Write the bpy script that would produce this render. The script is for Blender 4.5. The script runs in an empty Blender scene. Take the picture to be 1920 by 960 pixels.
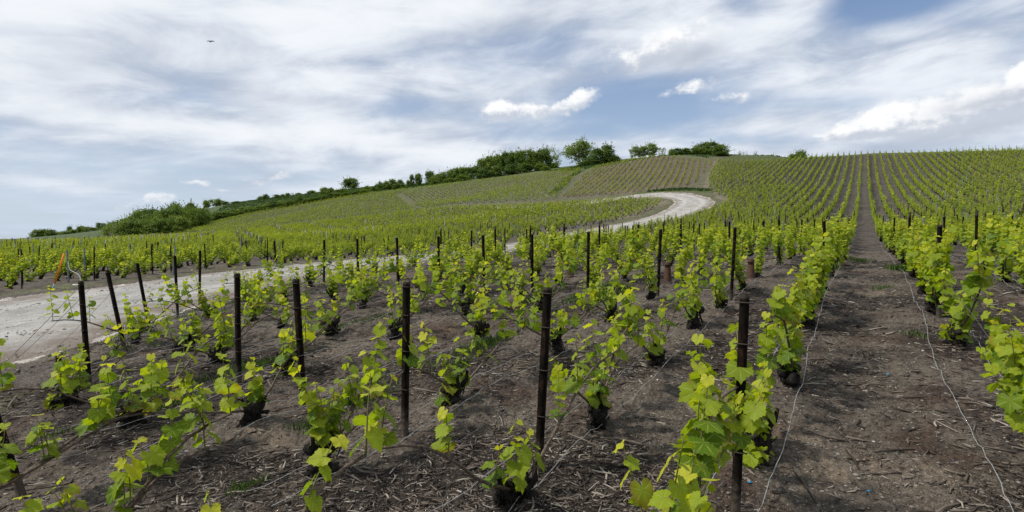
import bpy, math, random
import numpy as np
from mathutils import Vector, Matrix

# ------------------------------------------------------------------ camera, sky, sun, exposure
C = bpy.context.scene.collection
scene = bpy.context.scene
CAM_Z = 1.5
PITCH = math.atan(32 / 1040.0)
cam_data = bpy.data.cameras.new("camera")
cam_data.sensor_width = 36.0
cam_data.lens = 36.0 * 1040.0 / 1920.0
cam_data.clip_start = 0.05
cam_data.clip_end = 6000.0
cam = bpy.data.objects.new("camera", cam_data)
C.objects.link(cam)
cam.location = (0, 0, CAM_Z)
cam.rotation_euler = (math.pi / 2 - PITCH, 0, 0)
scene.camera = cam

SUN_EL, SUN_AZ = math.radians(52), math.radians(-96)      # azimuth from +Y towards +X
SUN_STRENGTH = 3.8
scene.view_settings.view_transform = 'Standard'
scene.view_settings.look = 'None'
scene.view_settings.gamma = 1
scene.view_settings.exposure = 0.05
scene.view_settings.use_curve_mapping = False
scene.cycles.max_bounces = 6
scene.cycles.transparent_max_bounces = 6

sd = bpy.data.lights.new("sun", 'SUN')
sd.energy = SUN_STRENGTH
sd.angle = math.radians(4.5)
sd.color = (1.0, 0.95, 0.87)
sun = bpy.data.objects.new("sun", sd)
C.objects.link(sun)
sdir = Vector((math.cos(SUN_EL) * math.sin(SUN_AZ), math.cos(SUN_EL) * math.cos(SUN_AZ), math.sin(SUN_EL)))
sun.rotation_euler = sdir.to_track_quat('Z', 'Y').to_euler()
sun.location = (0, 0, 60)


class G:
    """small arithmetic layer over shader math nodes"""
    def __init__(s, nt, sock): s.nt, s.s = nt, sock
    def _op(s, op, *args, clamp=False):
        n = s.nt.nodes.new('ShaderNodeMath'); n.operation = op; n.use_clamp = clamp
        for i, a in enumerate((s,) + args):
            if isinstance(a, G): s.nt.links.new(a.s, n.inputs[i])
            else: n.inputs[i].default_value = a
        return G(s.nt, n.outputs[0])
    def __add__(s, o): return s._op('ADD', o)
    __radd__ = __add__
    def __sub__(s, o): return s._op('SUBTRACT', o)
    def __mul__(s, o): return s._op('MULTIPLY', o)
    __rmul__ = __mul__
    def __truediv__(s, o): return s._op('DIVIDE', o)
    def mn(s, o): return s._op('MINIMUM', o)
    def mx(s, o): return s._op('MAXIMUM', o)
    def f(s, op, *a): return s._op(op, *a)
    def smooth(s, a, b, lo=0.0, hi=1.0):
        n = s.nt.nodes.new('ShaderNodeMapRange'); n.interpolation_type = 'SMOOTHSTEP'
        s.nt.links.new(s.s, n.inputs['Value'])
        n.inputs['From Min'].default_value = a; n.inputs['From Max'].default_value = b
        n.inputs['To Min'].default_value = lo; n.inputs['To Max'].default_value = hi
        return G(s.nt, n.outputs[0])


def vec(nt, x, y, z):
    n = nt.nodes.new('ShaderNodeCombineXYZ')
    for i, a in enumerate((x, y, z)):
        if isinstance(a, G): nt.links.new(a.s, n.inputs[i])
        else: n.inputs[i].default_value = a
    return n.outputs[0]


def noise(nt, v, scale, detail=5, rough=0.55, dist=0.0, out=0):
    n = nt.nodes.new('ShaderNodeTexNoise')
    nt.links.new(v, n.inputs['Vector'])
    n.inputs['Scale'].default_value = scale
    n.inputs['Detail'].default_value = detail
    n.inputs['Roughness'].default_value = rough
    n.inputs['Distortion'].default_value = dist
    return G(nt, n.outputs[out])


def mixc(nt, fac, a, b, mode='MIX'):
    n = nt.nodes.new('ShaderNodeMix'); n.data_type = 'RGBA'; n.blend_type = mode
    if isinstance(fac, G): nt.links.new(fac.s, n.inputs[0])
    else: n.inputs[0].default_value = fac
    for i, c in ((6, a), (7, b)):
        if isinstance(c, (tuple, list)): n.inputs[i].default_value = (*c, 1) if len(c) == 3 else c
        else: nt.links.new(c, n.inputs[i])
    return n.outputs[2]


def build_world():
    w = bpy.data.worlds.new("World"); scene.world = w; w.use_nodes = True
    nt = w.node_tree; nt.nodes.clear()
    out = nt.nodes.new('ShaderNodeOutputWorld'); bg = nt.nodes.new('ShaderNodeBackground')
    nt.links.new(bg.outputs[0], out.inputs[0]); bg.inputs[1].default_value = 0.1
    sky = nt.nodes.new('ShaderNodeTexSky'); sky.sky_type = 'NISHITA'; sky.sun_disc = False
    sky.sun_elevation = SUN_EL; sky.sun_rotation = SUN_AZ
    sky.air_density = 1.0; sky.dust_density = 1.0; sky.ozone_density = 1.5
    tc = nt.nodes.new('ShaderNodeTexCoord')
    sp = nt.nodes.new('ShaderNodeSeparateXYZ'); nt.links.new(tc.outputs['Generated'], sp.inputs[0])
    x, y, z = (G(nt, sp.outputs[i]) for i in range(3))
    az = x.f('ARCTAN2', y)                       # 0 ahead, + to the east
    el = z.f('ARCSINE')
    zz = z.mx(0.0) + 0.10
    px, py = x / zz, y / zz                      # a high flat cloud deck
    deck = vec(nt, px * 0.75 + py * 0.10, py * 1.0 - px * 0.04, 0.0)
    big = noise(nt, deck, 0.75, 3, 0.5, 0.3)
    fine = noise(nt, deck, 1.9, 6, 0.54, 0.35) * 0.45 + noise(nt, vec(nt, az * 1.0, el * 2.0 - az * .25, 9.0), 5.0, 6, 0.56, 0.3) * 0.55
    ang = vec(nt, az * 1.0, el * 3.2 - az * 0.25, 3.7)
    streak = noise(nt, ang, 3.2, 6, 0.55, 0.5)

    def blob(pxx, pyy, rx, ry, amp=1.0, tilt=0.0, q=None):
        """gaussian at the direction (azimuth, elevation) of one cloud or gap"""
        a0 = math.atan((pxx - 960) / 1040.0); e0 = math.atan((448 - pyy) / 1040.0 * math.cos(a0))
        c = math.cos(a0)
        ra = rx / 1040.0 * c * c; re = ry / 1040.0 * c
        da = (az - a0); de = (el - e0)
        if q: da = da + q[0]; de = de + q[1]
        if tilt:
            ct, st = math.cos(tilt), math.sin(tilt)
            da, de = da * ct + de * st, de * ct - da * st
        u = da * (1 / ra); v = de * (1 / re)
        d = (u * u + v * v) * -1.0
        return d.f('EXPONENT') * amp, v

    # ---- thin high overcast with gaps
    cov = big * 0.60 + fine * 0.62 + streak * 0.30 - 0.07
    for b in ((1190, 190, 150, 42, -.30, .0), (1330, 215, 170, 26, -.22, .0), (1640, 6, 110, 34, -.46, .15), (800, 205, 160, 26, -.16, .1),
              (930, 60, 190, 34, -.10, .25), (1010, 255, 200, 18, -.16, .0), (300, 120, 130, 70, -.10, .6), (150, 265, 260, 50, -.13, .0), (1430, 262, 200, 20, -.16, 0),
              (1380, 20, 50, 30, -.16, .4), (1560, 190, 170, 26, -.13, .2), (60, 400, 300, 60, -.06, 0), (250, 320, 380, 30, -.04, 0), (860, 110, 160, 40, -.14, .1),
              (1250, 60, 190, 46, .12, .5), (1750, 90, 300, 60, .14, .2), (480, 20, 420, 50, .16, .0), (300, 235, 420, 26, .14, .0), (150, 60, 260, 60, .12, 0), (420, 110, 160, 60, .12, 0), (120, 160, 300, 40, .10, 0), (620, 260, 260, 40, .14, 0), (560, 150, 260, 40, .06, .1),
              (900, 20, 200, 30, .14, .1), (1480, 230, 60, 20, .05, 0)):
        cov = cov + blob(*b[:4], b[4], -b[5] * 0.5)[0]
    m = cov.smooth(0.36, 0.74)
    # blue of the gaps: nishita, warmed and lightened near the horizon by the thin veil
    veil = el.smooth(-0.05, 0.50, 0.60, 0.06)
    base = mixc(nt, veil, mixc(nt, 1.0, sky.outputs[0], (.86, 1.0, 1.18), 'MULTIPLY'), (5.6, 6.4, 7.4))
    tone = noise(nt, ang, 5.5, 6, 0.6, 0.7) * 0.5 + fine * 0.5
    cl = mixc(nt, tone.smooth(0.36, 0.62), (4.4, 5.1, 6.3), (8.3, 8.7, 9.3))
    low = el.smooth(0.02, 0.18)
    cl = mixc(nt, low, (5.6, 6.5, 7.7), cl)
    dens = cov.smooth(0.64, 1.0)
    cl = mixc(nt, dens, cl, (8.9, 9.2, 9.6))
    col = mixc(nt, m, base, cl)
    # ---- cumulus
    w1 = noise(nt, vec(nt, az, el * 1.3, 0.0), 22, 6, 0.62)
    w2 = noise(nt, vec(nt, az, el * 1.3, 5.0), 22, 6, 0.62)
    det = noise(nt, vec(nt, az, el * 1.4, 2.0), 34, 7, 0.65)
    q = ((w1 - 0.5) * 0.045, (w2 - 0.5) * 0.03)
    mask = None; shade = None
    for b in ((1590, 252, 66, 20, 1.0, 0), (1660, 228, 80, 34, 1.2, .1), (1740, 228, 100, 38, 1.2, .1), (1830, 208, 100, 44, 1.2, .2), (1905, 190, 100, 44, 1.2, .1), (1990, 190, 90, 50, 1.2, 0), (1925, 138, 66, 22, 1.1, .3),
              (940, 212, 52, 20, .95, 0), (1000, 210, 46, 18, .85, 0), (1050, 206, 40, 16, .7, 0), (1085, 190, 40, 20, .95, .3), (1240, 90, 90, 34, .72, .3), (1190, 112, 70, 30, .66, 0), (1300, 60, 70, 30, .5, .4), (1292, 168, 56, 16, .68, .1), (1375, 186, 50, 15, .62, 0),
              (240, 386, 36, 13, .75, .3), (300, 372, 44, 12, .8, .2), (372, 343, 34, 9, .75, 0), (470, 342, 46, 11, .62, 0), (530, 332, 34, 11, .62, .4), (410, 352, 60, 6, .5, 0)):
        g, v = blob(*b[:4], b[4], b[5], q)
        mask = g if mask is None else mask.mx(g)
        sh = g * v
        shade = sh if shade is None else shade + sh
    mk = (mask + (det - 0.5) * 0.75 + (w1 - 0.5) * 0.5).smooth(0.30, 0.72)
    lit = (shade * 0.9 + (det - 0.5) * 2.2 + (w1 - 0.5) * 1.2).smooth(-0.55, 0.45)
    cu = mixc(nt, lit, (5.6, 6.1, 7.0), (9.9, 9.95, 10.0))
    leftfade = az.smooth(-0.75, -0.2, 0.45, 0.95)
    col = mixc(nt, mk * leftfade, col, cu)
    # grey undersides
    for b in ((1300, 108, 44, 16, .8, .3), (1830, 196, 90, 14, .7, .1), (1910, 180, 60, 14, .65, .1), (1760, 262, 160, 14, .55, .1), (1250, 112, 90, 16, .5, .2), (900, 60, 150, 20, .35, .2), (1080, 150, 120, 14, .3, .1), (120, 130, 90, 60, .3, .8), (280, 100, 60, 60, .35, 1.2), (560, 190, 220, 14, .25, .0), (500, 338, 60, 9, .35, .2), (1452, 104, 30, 9, .3, .1), (1650, 285, 160, 9, .4, 0)):
        g, v = blob(*b[:4], b[4], b[5], q)
        col = mixc(nt, g, col, (4.5, 5.0, 6.0))
    # below the horizon
    col = mixc(nt, z.smooth(-0.05, -0.01), (2.0, 2.2, 2.0), col)
    nt.links.new(col, bg.inputs[0])
    w.cycles.sampling_method = 'MANUAL'; w.cycles.sample_map_resolution = 1024


build_world()

# ------------------------------------------------------------------ terrain height (metres, camera height = 0 inside, shifted by CAM_Z)
F = 1040.0
AZ=math.atan(656/1040.); DX,DY=math.sin(AZ),math.cos(AZ)
def xy(D,t): return (D*DX+t*DY, D*DY-t*DX)
def Dt(X,Y): return (X*DX+Y*DY, X*DY-Y*DX)
PD=[-40,-10,0,3,10.6,20,34,46,57,69,85,102,128,154,163,175,200,260,400]
PZ=[-2.6,-2.0,-1.6,-1.39,-0.80,-0.47,0.0,0.75,1.75,3.1,5.5,8.3,13.9,19.6,21.0,21.8,22.6,23,22]
def cubic(x,xs,ys):
    xs=np.array(xs,float); ys=np.array(ys,float)
    h=np.diff(xs); d=np.diff(ys)/h
    m=np.zeros(len(xs)); m[1:-1]=(d[:-1]*h[1:]+d[1:]*h[:-1])/(h[1:]+h[:-1]); m[0]=d[0]; m[-1]=d[-1]
    x=np.clip(x,xs[0],xs[-1]); i=np.clip(np.searchsorted(xs,x)-1,0,len(xs)-2)
    s=(x-xs[i])/h[i]; return (ys[i]*(1+2*s)*(1-s)**2+m[i]*h[i]*s*(1-s)**2+ys[i+1]*s*s*(3-2*s)+m[i+1]*h[i]*s*s*(s-1))
P=lambda D: cubic(D,PD,PZ)
def sm(x,a,b):
    s=np.clip((x-a)/(b-a),0,1); return s*s*(3-2*s)
ctl=[]
for D in [-20,-5,3,10,20,30,40,50,60,75,90,105,120,135,150,163,180,220,300]:
    for t in [-15,-8,0,12,28,50,90]:
        if D>100 and t==-8: continue
        X,Y=xy(D,t)
        side=0.02*max(0,-t-1)*float(1-sm(np.array(D*1.),20,70))+0.055*max(0,t-2)*float(sm(np.array(D*1.),90,150))
        ctl.append((X,Y,float(P(np.array(D*1.)))-side))
def pc(px,py,Y): ctl.append(((px-960)/F*Y,Y,(448-py)/F*Y))
# road
for a in [(0,690,6.4),(0,560,13.9),(200,545,16),(480,546,14.5),(480,499,25),(650,525,17.6),(650,487,29.3),(800,500,22),(800,476,35),
 (1240,415,60),(1330,388,74),(1250,362,97),(1050,372,112),(850,385,128),(650,408,145),(450,430,160),(340,437,170),
 (1000,437,52),(1200,405,70),(1000,405,75),(800,448,55),(800,425,85),(600,452,60),(600,438,95),(400,456,70),(400,446,110),(200,458,70),(0,463,90),(-300,470,90),(-600,480,60),
 (1060,320,175),(1240,294,155),(1345,302,145),(1340,345,103),(1150,325,140),(1150,308,170),(850,346,195),(900,365,160),(650,374,210),(650,390,175),(480,401,220),(480,417,190),(350,426,228),(350,432,200),
 (200,440,230),(60,447,300),(0,451,400),(-300,452,300),(-500,458,150),
 (400,388,290),(640,357,290),(760,346,280),(1050,316,260),(1250,296,260),(900,338,270),(300,415,300),(200,436,330),
 (400,400,420),(700,375,430),(1000,340,420),(1300,310,420)]: pc(*a)
for a in [(1440,293,152),(1480,292,150),(1400,292,155)]: pc(*a)
for a in [(-20,-5,-1.7),(-40,10,-2.0),(-20,-40,-2.2),(-80,40,-2.5),(40,-40,-1.7)]: ctl.append(a)
CT=np.array(ctl); S=50.
def phi(r2): return 0.5*r2*np.log(r2+1e-9)
def fit():
    A=CT[:,:2]/S; n=len(A)
    K=phi(((A[:,None]-A[None])**2).sum(-1))+np.eye(n)*2e-4
    Pm=np.c_[np.ones(n),A]
    M=np.block([[K,Pm],[Pm.T,np.zeros((3,3))]])
    return np.linalg.solve(M,np.r_[CT[:,2],0,0,0])
W=fit()
def h(X,Y):
    X=np.asarray(X,float);Y=np.asarray(Y,float); sh=X.shape
    # clamp radius so far ground stays tame
    r=np.hypot(X,Y)+1e-9; k=np.minimum(1,420/r); x=(X*k/S).ravel(); y=(Y*k/S).ravel()
    out=W[-3]+W[-2]*x+W[-1]*y
    for i,(a,b) in enumerate(CT[:,:2]/S): out=out+W[i]*phi((x-a)**2+(y-b)**2)
    out=out.reshape(sh)
    D,t=Dt(X,Y)
    w=sm(t,-22,-14.5)*1.0
    side=0.02*np.maximum(0,-t-1)*(1-sm(D,20,70))+0.055*np.maximum(0,t-2)*sm(D,90,150)
    near=P(D)-side
    # widen left fan region handled by TPS
    return out*(1-w)+near*w 

_FAR_LANE = [(15, 97.5), (8, 104.5), (3, 108.5), (-7, 120.5), (-22, 132.5), (-42.5, 141), (-60.5, 147), (-78.5, 153.5), (-97, 163), (-116, 171)]
def hz(X, Y):
    # the far lane runs in a shallow cut
    d = pdist(np.asarray(X, float), np.asarray(Y, float), _FAR_LANE)
    return h(X, Y) + CAM_Z - 1.0 * np.exp(-(d / 2.6) ** 2)


# value noise on numpy arrays
_rng = np.random.default_rng(11)
_LAT = _rng.random((256, 256))
def vnoise(x, y, s=0):
    x = x + s * 17.31; y = y + s * 9.17
    xi = np.floor(x).astype(int); yi = np.floor(y).astype(int)
    fx = x - xi; fy = y - yi
    fx = fx * fx * (3 - 2 * fx); fy = fy * fy * (3 - 2 * fy)
    a = _LAT[xi & 255, yi & 255]; b = _LAT[(xi + 1) & 255, yi & 255]
    c = _LAT[xi & 255, (yi + 1) & 255]; d = _LAT[(xi + 1) & 255, (yi + 1) & 255]
    return (a * (1 - fx) + b * fx) * (1 - fy) + (c * (1 - fx) + d * fx) * fy - 0.5
def fbm(x, y, o=4, s=0):
    r = 0; a = 1.0
    for i in range(o):
        r = r + a * vnoise(x * 2 ** i, y * 2 ** i, s + i * 3); a *= 0.5
    return r


def inpoly(X, Y, poly):
    X = np.asarray(X, float); Y = np.asarray(Y, float)
    inside = np.zeros(X.shape, bool)
    n = len(poly)
    for i in range(n):
        x1, y1 = poly[i]; x2, y2 = poly[(i + 1) % n]
        if y1 == y2: continue
        c = ((y1 > Y) != (y2 > Y)) & (X < (x2 - x1) * (Y - y1) / (y2 - y1) + x1)
        inside ^= c
    return inside


def pdist(X, Y, line):
    d = np.full(np.shape(X), 1e9)
    for (x1, y1), (x2, y2) in zip(line[:-1], line[1:]):
        vx, vy = x2 - x1, y2 - y1; L = vx * vx + vy * vy
        s = np.clip(((X - x1) * vx + (Y - y1) * vy) / L, 0, 1)
        d = np.minimum(d, np.hypot(X - x1 - s * vx, Y - y1 - s * vy))
    return d


ROAD_LOW = [(-8.5, -12), (-7.2, 0), (-6.5, 5), (-6.3, 6.8), (-6.1, 8.2), (-6.2, 10), (-6.1, 12), (-5.3, 14.5), (-3.9, 17.6), (-2.2, 22), (.5, 28), (4.5, 37), (9.5, 47), (14.5, 56), (20.5, 65), (26, 73), (29.3, 80), (30.8, 87), (30.3, 94), (26, 99.0), (18, 99.5), (8.6, 105.6), (-6.4, 121.2), (-21.5, 133.2), (-42.2, 141.8), (-60.2, 147.9), (-78.2, 154.4), (-97, 163.9), (-115.5, 172)]
ROAD_UP = [(-15.5, -12), (-14.5, 0), (-13.8, 6), (-13.5, 10), (-13, 14.3), (-12.2, 17), (-11.2, 20.5), (-9.6, 26), (-7.0, 31), (-3.4, 37), (1.5, 44.5), (8, 54.5), (13.0, 62), (17.3, 69), (21.3, 76), (24.3, 83), (25.4, 88), (24.2, 92), (19, 95.6), (7.4, 103.3), (2.4, 107.5), (-7.8, 119.5), (-22.6, 131.6), (-43, 140.2), (-60.8, 146.2), (-78.8, 152.7), (-97.5, 162.2), (-116, 170)]
POLY_A = [(-2.2, .6), (-3.9, 3), (-4.8, 5.3), (-5.35, 7.1), (-5.75, 8.3), (-5.75, 10), (-5.6, 12), (-4.8, 14.5), (-3.2, 17.6), (-1.4, 22), (1.4, 28), (5.4, 37), (10.4, 47), (15.5, 55.5), (21.5, 64.5), (27, 72.5), (30.6, 78), (32.6, 85), (34.6, 98), (42.8, 121), (55, 148), (66, 158), (200, 60), (120, 0), (20, -12), (0, -4)]
POLY_C = [(10.0, 112), (19.5, 104.0), (28, 102.5), (33.7, 103.5), (38.0, 113), (44.0, 127), (52.3, 143.8), (45.5, 150), (43.5, 156), (33, 166), (24, 164), (19.5, 149)]
POLY_M1 = [(-21, 136), (-12, 129), (3.0, 116), (8.6, 110), (17.2, 150), (21.5, 160), (17, 176), (1.7, 186), (-20, 199), (-34, 203), (-38, 192)]
POLY_M2 = [(-98, 167), (-79, 157), (-61, 150.5), (-43, 144.5), (-23, 137), (-40, 192), (-37, 206), (-54.7, 219), (-69, 224), (-86.5, 224.5), (-105.6, 227), (-122.8, 226), (-112, 190)]
POLY_B = [(-14.0, 12), (-14.6, 17.2), (-13.4, 21), (-11.4, 26.5), (-8.9, 31.5), (-5.3, 37.3), (-.6, 45), (6.0, 55), (11.3, 63), (15.5, 70), (19.5, 77), (22.4, 83.5), (23.2, 88), (18, 94.0), (6.6, 101.6), (-8.6, 118), (-23.2, 130.2), (-43.2, 138.9), (-61, 145), (-79, 151.5), (-97, 160.6), (-112, 166), (-160, 200), (-330, 300), (-330, 120), (-60, 10)]
TRACK = [(-99, 168), (-94, 185), (-86, 197), (-72, 202), (-60, 204.5), (-44, 210)]
HEDGE = [(-125, 200), (-112, 214), (-100, 222), (-86, 224), (-69, 225), (-55, 219), (-40, 210), (-24, 204), (0, 194), (14, 184)]

# linear albedos of the different soils
SOIL_A = np.array((.062, .053, .044)); SOIL_B = np.array((.080, .069, .056)); SOIL_C = np.array((.100, .082, .055)); SOIL_M = np.array((.080, .084, .044)); TURF = np.array((.060, .082, .020)); SCRUB = np.array((.088, .090, .048)); GRAVEL = np.array((.40, .385, .36)); BANK = np.array((.135, .120, .084))


def road_mask(X, Y):
    poly = ROAD_LOW + ROAD_UP[::-1]
    return inpoly(X, Y, poly)


def surf(X, Y):
    D, t = Dt(X, Y); R = np.hypot(X, Y)
    wob = fbm(X * .8, Y * .8, 3, 1) * .06 + fbm(X * 3.1, Y * 3.1, 3, 5) * .035
    fine = np.where(R < 26, fbm(X * 13, Y * 13, 4, 9) * .034 + np.maximum(fbm(X * 24, Y * 24, 2, 14), .12) * .03, 0)
    k = (-.5 - t) / 1.137
    return hz(X, Y) + wob * np.clip(1.3 - R / 160, .15, 1) + fine + .025 * np.cos(2 * math.pi * k) * inpoly(X, Y, POLY_A)


def make_ground():
    az = np.radians(np.concatenate([np.linspace(-56, 56, 900), np.linspace(58, 302, 90)]))
    r = np.concatenate([[0.02], np.exp(np.linspace(math.log(0.25), math.log(1.2), 30)), np.exp(np.linspace(math.log(1.22), math.log(260), 720)), np.exp(np.linspace(math.log(262), math.log(5000), 70))])
    A, R = np.meshgrid(az, r)
    X = R * np.sin(A); Y = R * np.cos(A)
    Z = hz(X, Y)
    D, t = Dt(X, Y)
    rough = np.clip(1.3 - R / 160, 0.15, 1)
    wob = fbm(X * .8, Y * .8, 3, 1) * .06 + fbm(X * 3.1, Y * 3.1, 3, 5) * .035
    fine = np.where(R < 26, fbm(X * 13, Y * 13, 4, 9) * .034 + np.maximum(fbm(X * 24, Y * 24, 2, 14), .12) * .03, 0)
    inroad = road_mask(X, Y)
    dr = np.minimum(pdist(X, Y, ROAD_LOW), pdist(X, Y, ROAD_UP))
    roadw = np.where(inroad, np.clip(1 - dr / .5, 0, 1), 1)
    # soil drawn up along the vine rows
    k = (-.5 - t) / 1.137
    ridge = .025 * np.cos(2 * math.pi * k) * inpoly(X, Y, POLY_A)
    Z = Z + (wob * rough + fine) * roadw + ridge - .05 * (1 - roadw)
    nx, ny = X.shape
    idx = np.arange(nx * ny).reshape(nx, ny)
    q = np.stack([idx[:-1, :], np.roll(idx, -1, 1)[:-1, :], np.roll(idx, -1, 1)[1:, :], idx[1:, :]], -1).reshape(-1, 4)
    # colour
    n1 = fbm(X * .25, Y * .25, 4, 21); n2 = fbm(X * 1.1, Y * 1.1, 3, 31); jx = X + n2 * 1.2; jy = Y + n1 * 1.2
    col = np.tile(SCRUB, (nx, ny, 1)).astype(float)
    col[(Y > 190) | (inpoly(X, Y, [(20, 160), (70, 150), (90, 170), (60, 260), (0, 260)]))] = TURF
    def lay(mask, c, jit=.18):
        col[mask] = (c[None] * (1 + jit * (n1 + n2)[mask][:, None]))
    far = R > 260
    col[far] = np.array((.055, .085, .03))
    lay(inpoly(jx, jy, POLY_B), SOIL_B); lay(inpoly(jx, jy, POLY_M2), SOIL_M * .8); lay(inpoly(jx, jy, POLY_M1), SOIL_M); lay(inpoly(jx, jy, POLY_C), SOIL_C)
    lay(inpoly(jx, jy, POLY_A), SOIL_A)
    top = inpoly(X, Y, POLY_A) & (D > 153.5 + n2 * 2)
    col[top] = TURF
    near = R < 45
    pt = fbm(X * .9, Y * .9, 3, 41) + .35 * fbm(X * 5, Y * 5, 2, 47)
    f = np.clip((pt + .12) / .34, 0, 1)[..., None]
    pc_ = np.array((.092, .076, .060)) * (1 - f) + np.array((.030, .024, .019)) * f
    mA = inpoly(X, Y, POLY_A) & near; wA = (1 - sm(R, 12, 45))[..., None]
    col[mA] = (col * (1 - wA) + pc_ * wA)[mA]
    near_bank = (pdist(X, Y, [(31.5, 80), (34, 90), (35, 98), (44, 121), (53, 143)]) < 1.2 + 1.5 * n2) & ~inroad
    lay(near_bank, BANK)
    bank2 = (pdist(X, Y, [(5, 60), (14, 70.5), (20, 80), (23.4, 86), (22, 91)]) < 1.1 + 2 * n2) & ~inroad & ~inpoly(X, Y, POLY_A)
    lay(bank2, BANK)
    # verge soil beside the near track
    verge = (pdist(X, Y, ROAD_LOW[:16]) < 1.3) & ~inroad | (pdist(X, Y, ROAD_UP[:14]) < .9) & ~inroad
    lay(verge & (R < 60), SOIL_A * 1.35)
    tr = pdist(X, Y, TRACK) < 1.0
    lay(tr, SOIL_M * .8)
    # green floor patches inside the vineyards
    gr = (n1 + n2 * .6 > .36) & inpoly(X, Y, POLY_A) & (R > 40)
    col[gr] = col[gr] * .6 + TURF * .4
    for kk, a, g in ((1, .0, .75), (-2, .0, .55), (3, 0, .5), (6, 0, .5), (-5, 0, .6)):   # wheel-worn darker alleys on the hill
        m = inpoly(X, Y, POLY_A) & (np.abs(k - kk - .5) < .28) & (D > 66)
        col[m] *= g
    shelf = (pdist(X, Y, [(24, 101.5), (30, 99.5), (33.5, 95)]) < 1.7)
    col[shelf & ~inroad] = TURF
    col[inroad] = GRAVEL
    me = bpy.data.meshes.new("ground")
    me.vertices.add(nx * ny); me.vertices.foreach_set("co", np.stack([X, Y, Z], -1).ravel())
    set_faces(me, q)
    at = me.attributes.new("soil", 'FLOAT_COLOR', 'POINT')
    at.data.foreach_set("color", np.concatenate([col.reshape(-1, 3), np.ones((nx * ny, 1))], 1).ravel())
    me.polygons.foreach_set("use_smooth", np.ones(len(q), bool))
    me.update()
    o = bpy.data.objects.new("ground", me); C.objects.link(o); o['kind'] = 'structure'
    me.materials.append(M['soil'])


def set_faces(me, *groups):
    """groups of equal-sided faces, each an (n, k) int array"""
    tot = sum(g.size for g in groups); nf = sum(len(g) for g in groups)
    me.loops.add(tot); me.polygons.add(nf)
    me.loops.foreach_set("vertex_index", np.concatenate([g.ravel() for g in groups]).astype(np.int32))
    st = []; p = 0
    for g in groups:
        st.append(p + np.arange(len(g)) * g.shape[1]); p += g.size
    me.polygons.foreach_set("loop_start", np.concatenate(st).astype(np.int32))


# ------------------------------------------------------------------ materials
M = {}
def mat(name):
    m = bpy.data.materials.new(name); m.use_nodes = True
    nt = m.node_tree; nt.nodes.clear()
    out = nt.nodes.new('ShaderNodeOutputMaterial'); b = nt.nodes.new('ShaderNodeBsdfPrincipled')
    nt.links.new(b.outputs[0], out.inputs[0]); b.inputs['Roughness'].default_value = .85
    b.inputs['Specular IOR Level'].default_value = .25
    M[name] = m
    return m, nt, b, out
def attr(nt, name):
    n = nt.nodes.new('ShaderNodeAttribute'); n.attribute_name = name; return n
def bump(nt, b, height, strength=.6, dist=.01):
    n = nt.nodes.new('ShaderNodeBump'); n.inputs['Strength'].default_value = strength; n.inputs['Distance'].default_value = dist
    nt.links.new(height.s, n.inputs['Height']); nt.links.new(n.outputs[0], b.inputs['Normal'])
def objpos(nt):
    n = nt.nodes.new('ShaderNodeNewGeometry'); return n.outputs['Position']
def voro(nt, v, scale, feature='F1'):
    n = nt.nodes.new('ShaderNodeTexVoronoi'); n.inputs['Scale'].default_value = scale; n.feature = feature
    nt.links.new(v, n.inputs['Vector']); return n


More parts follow.
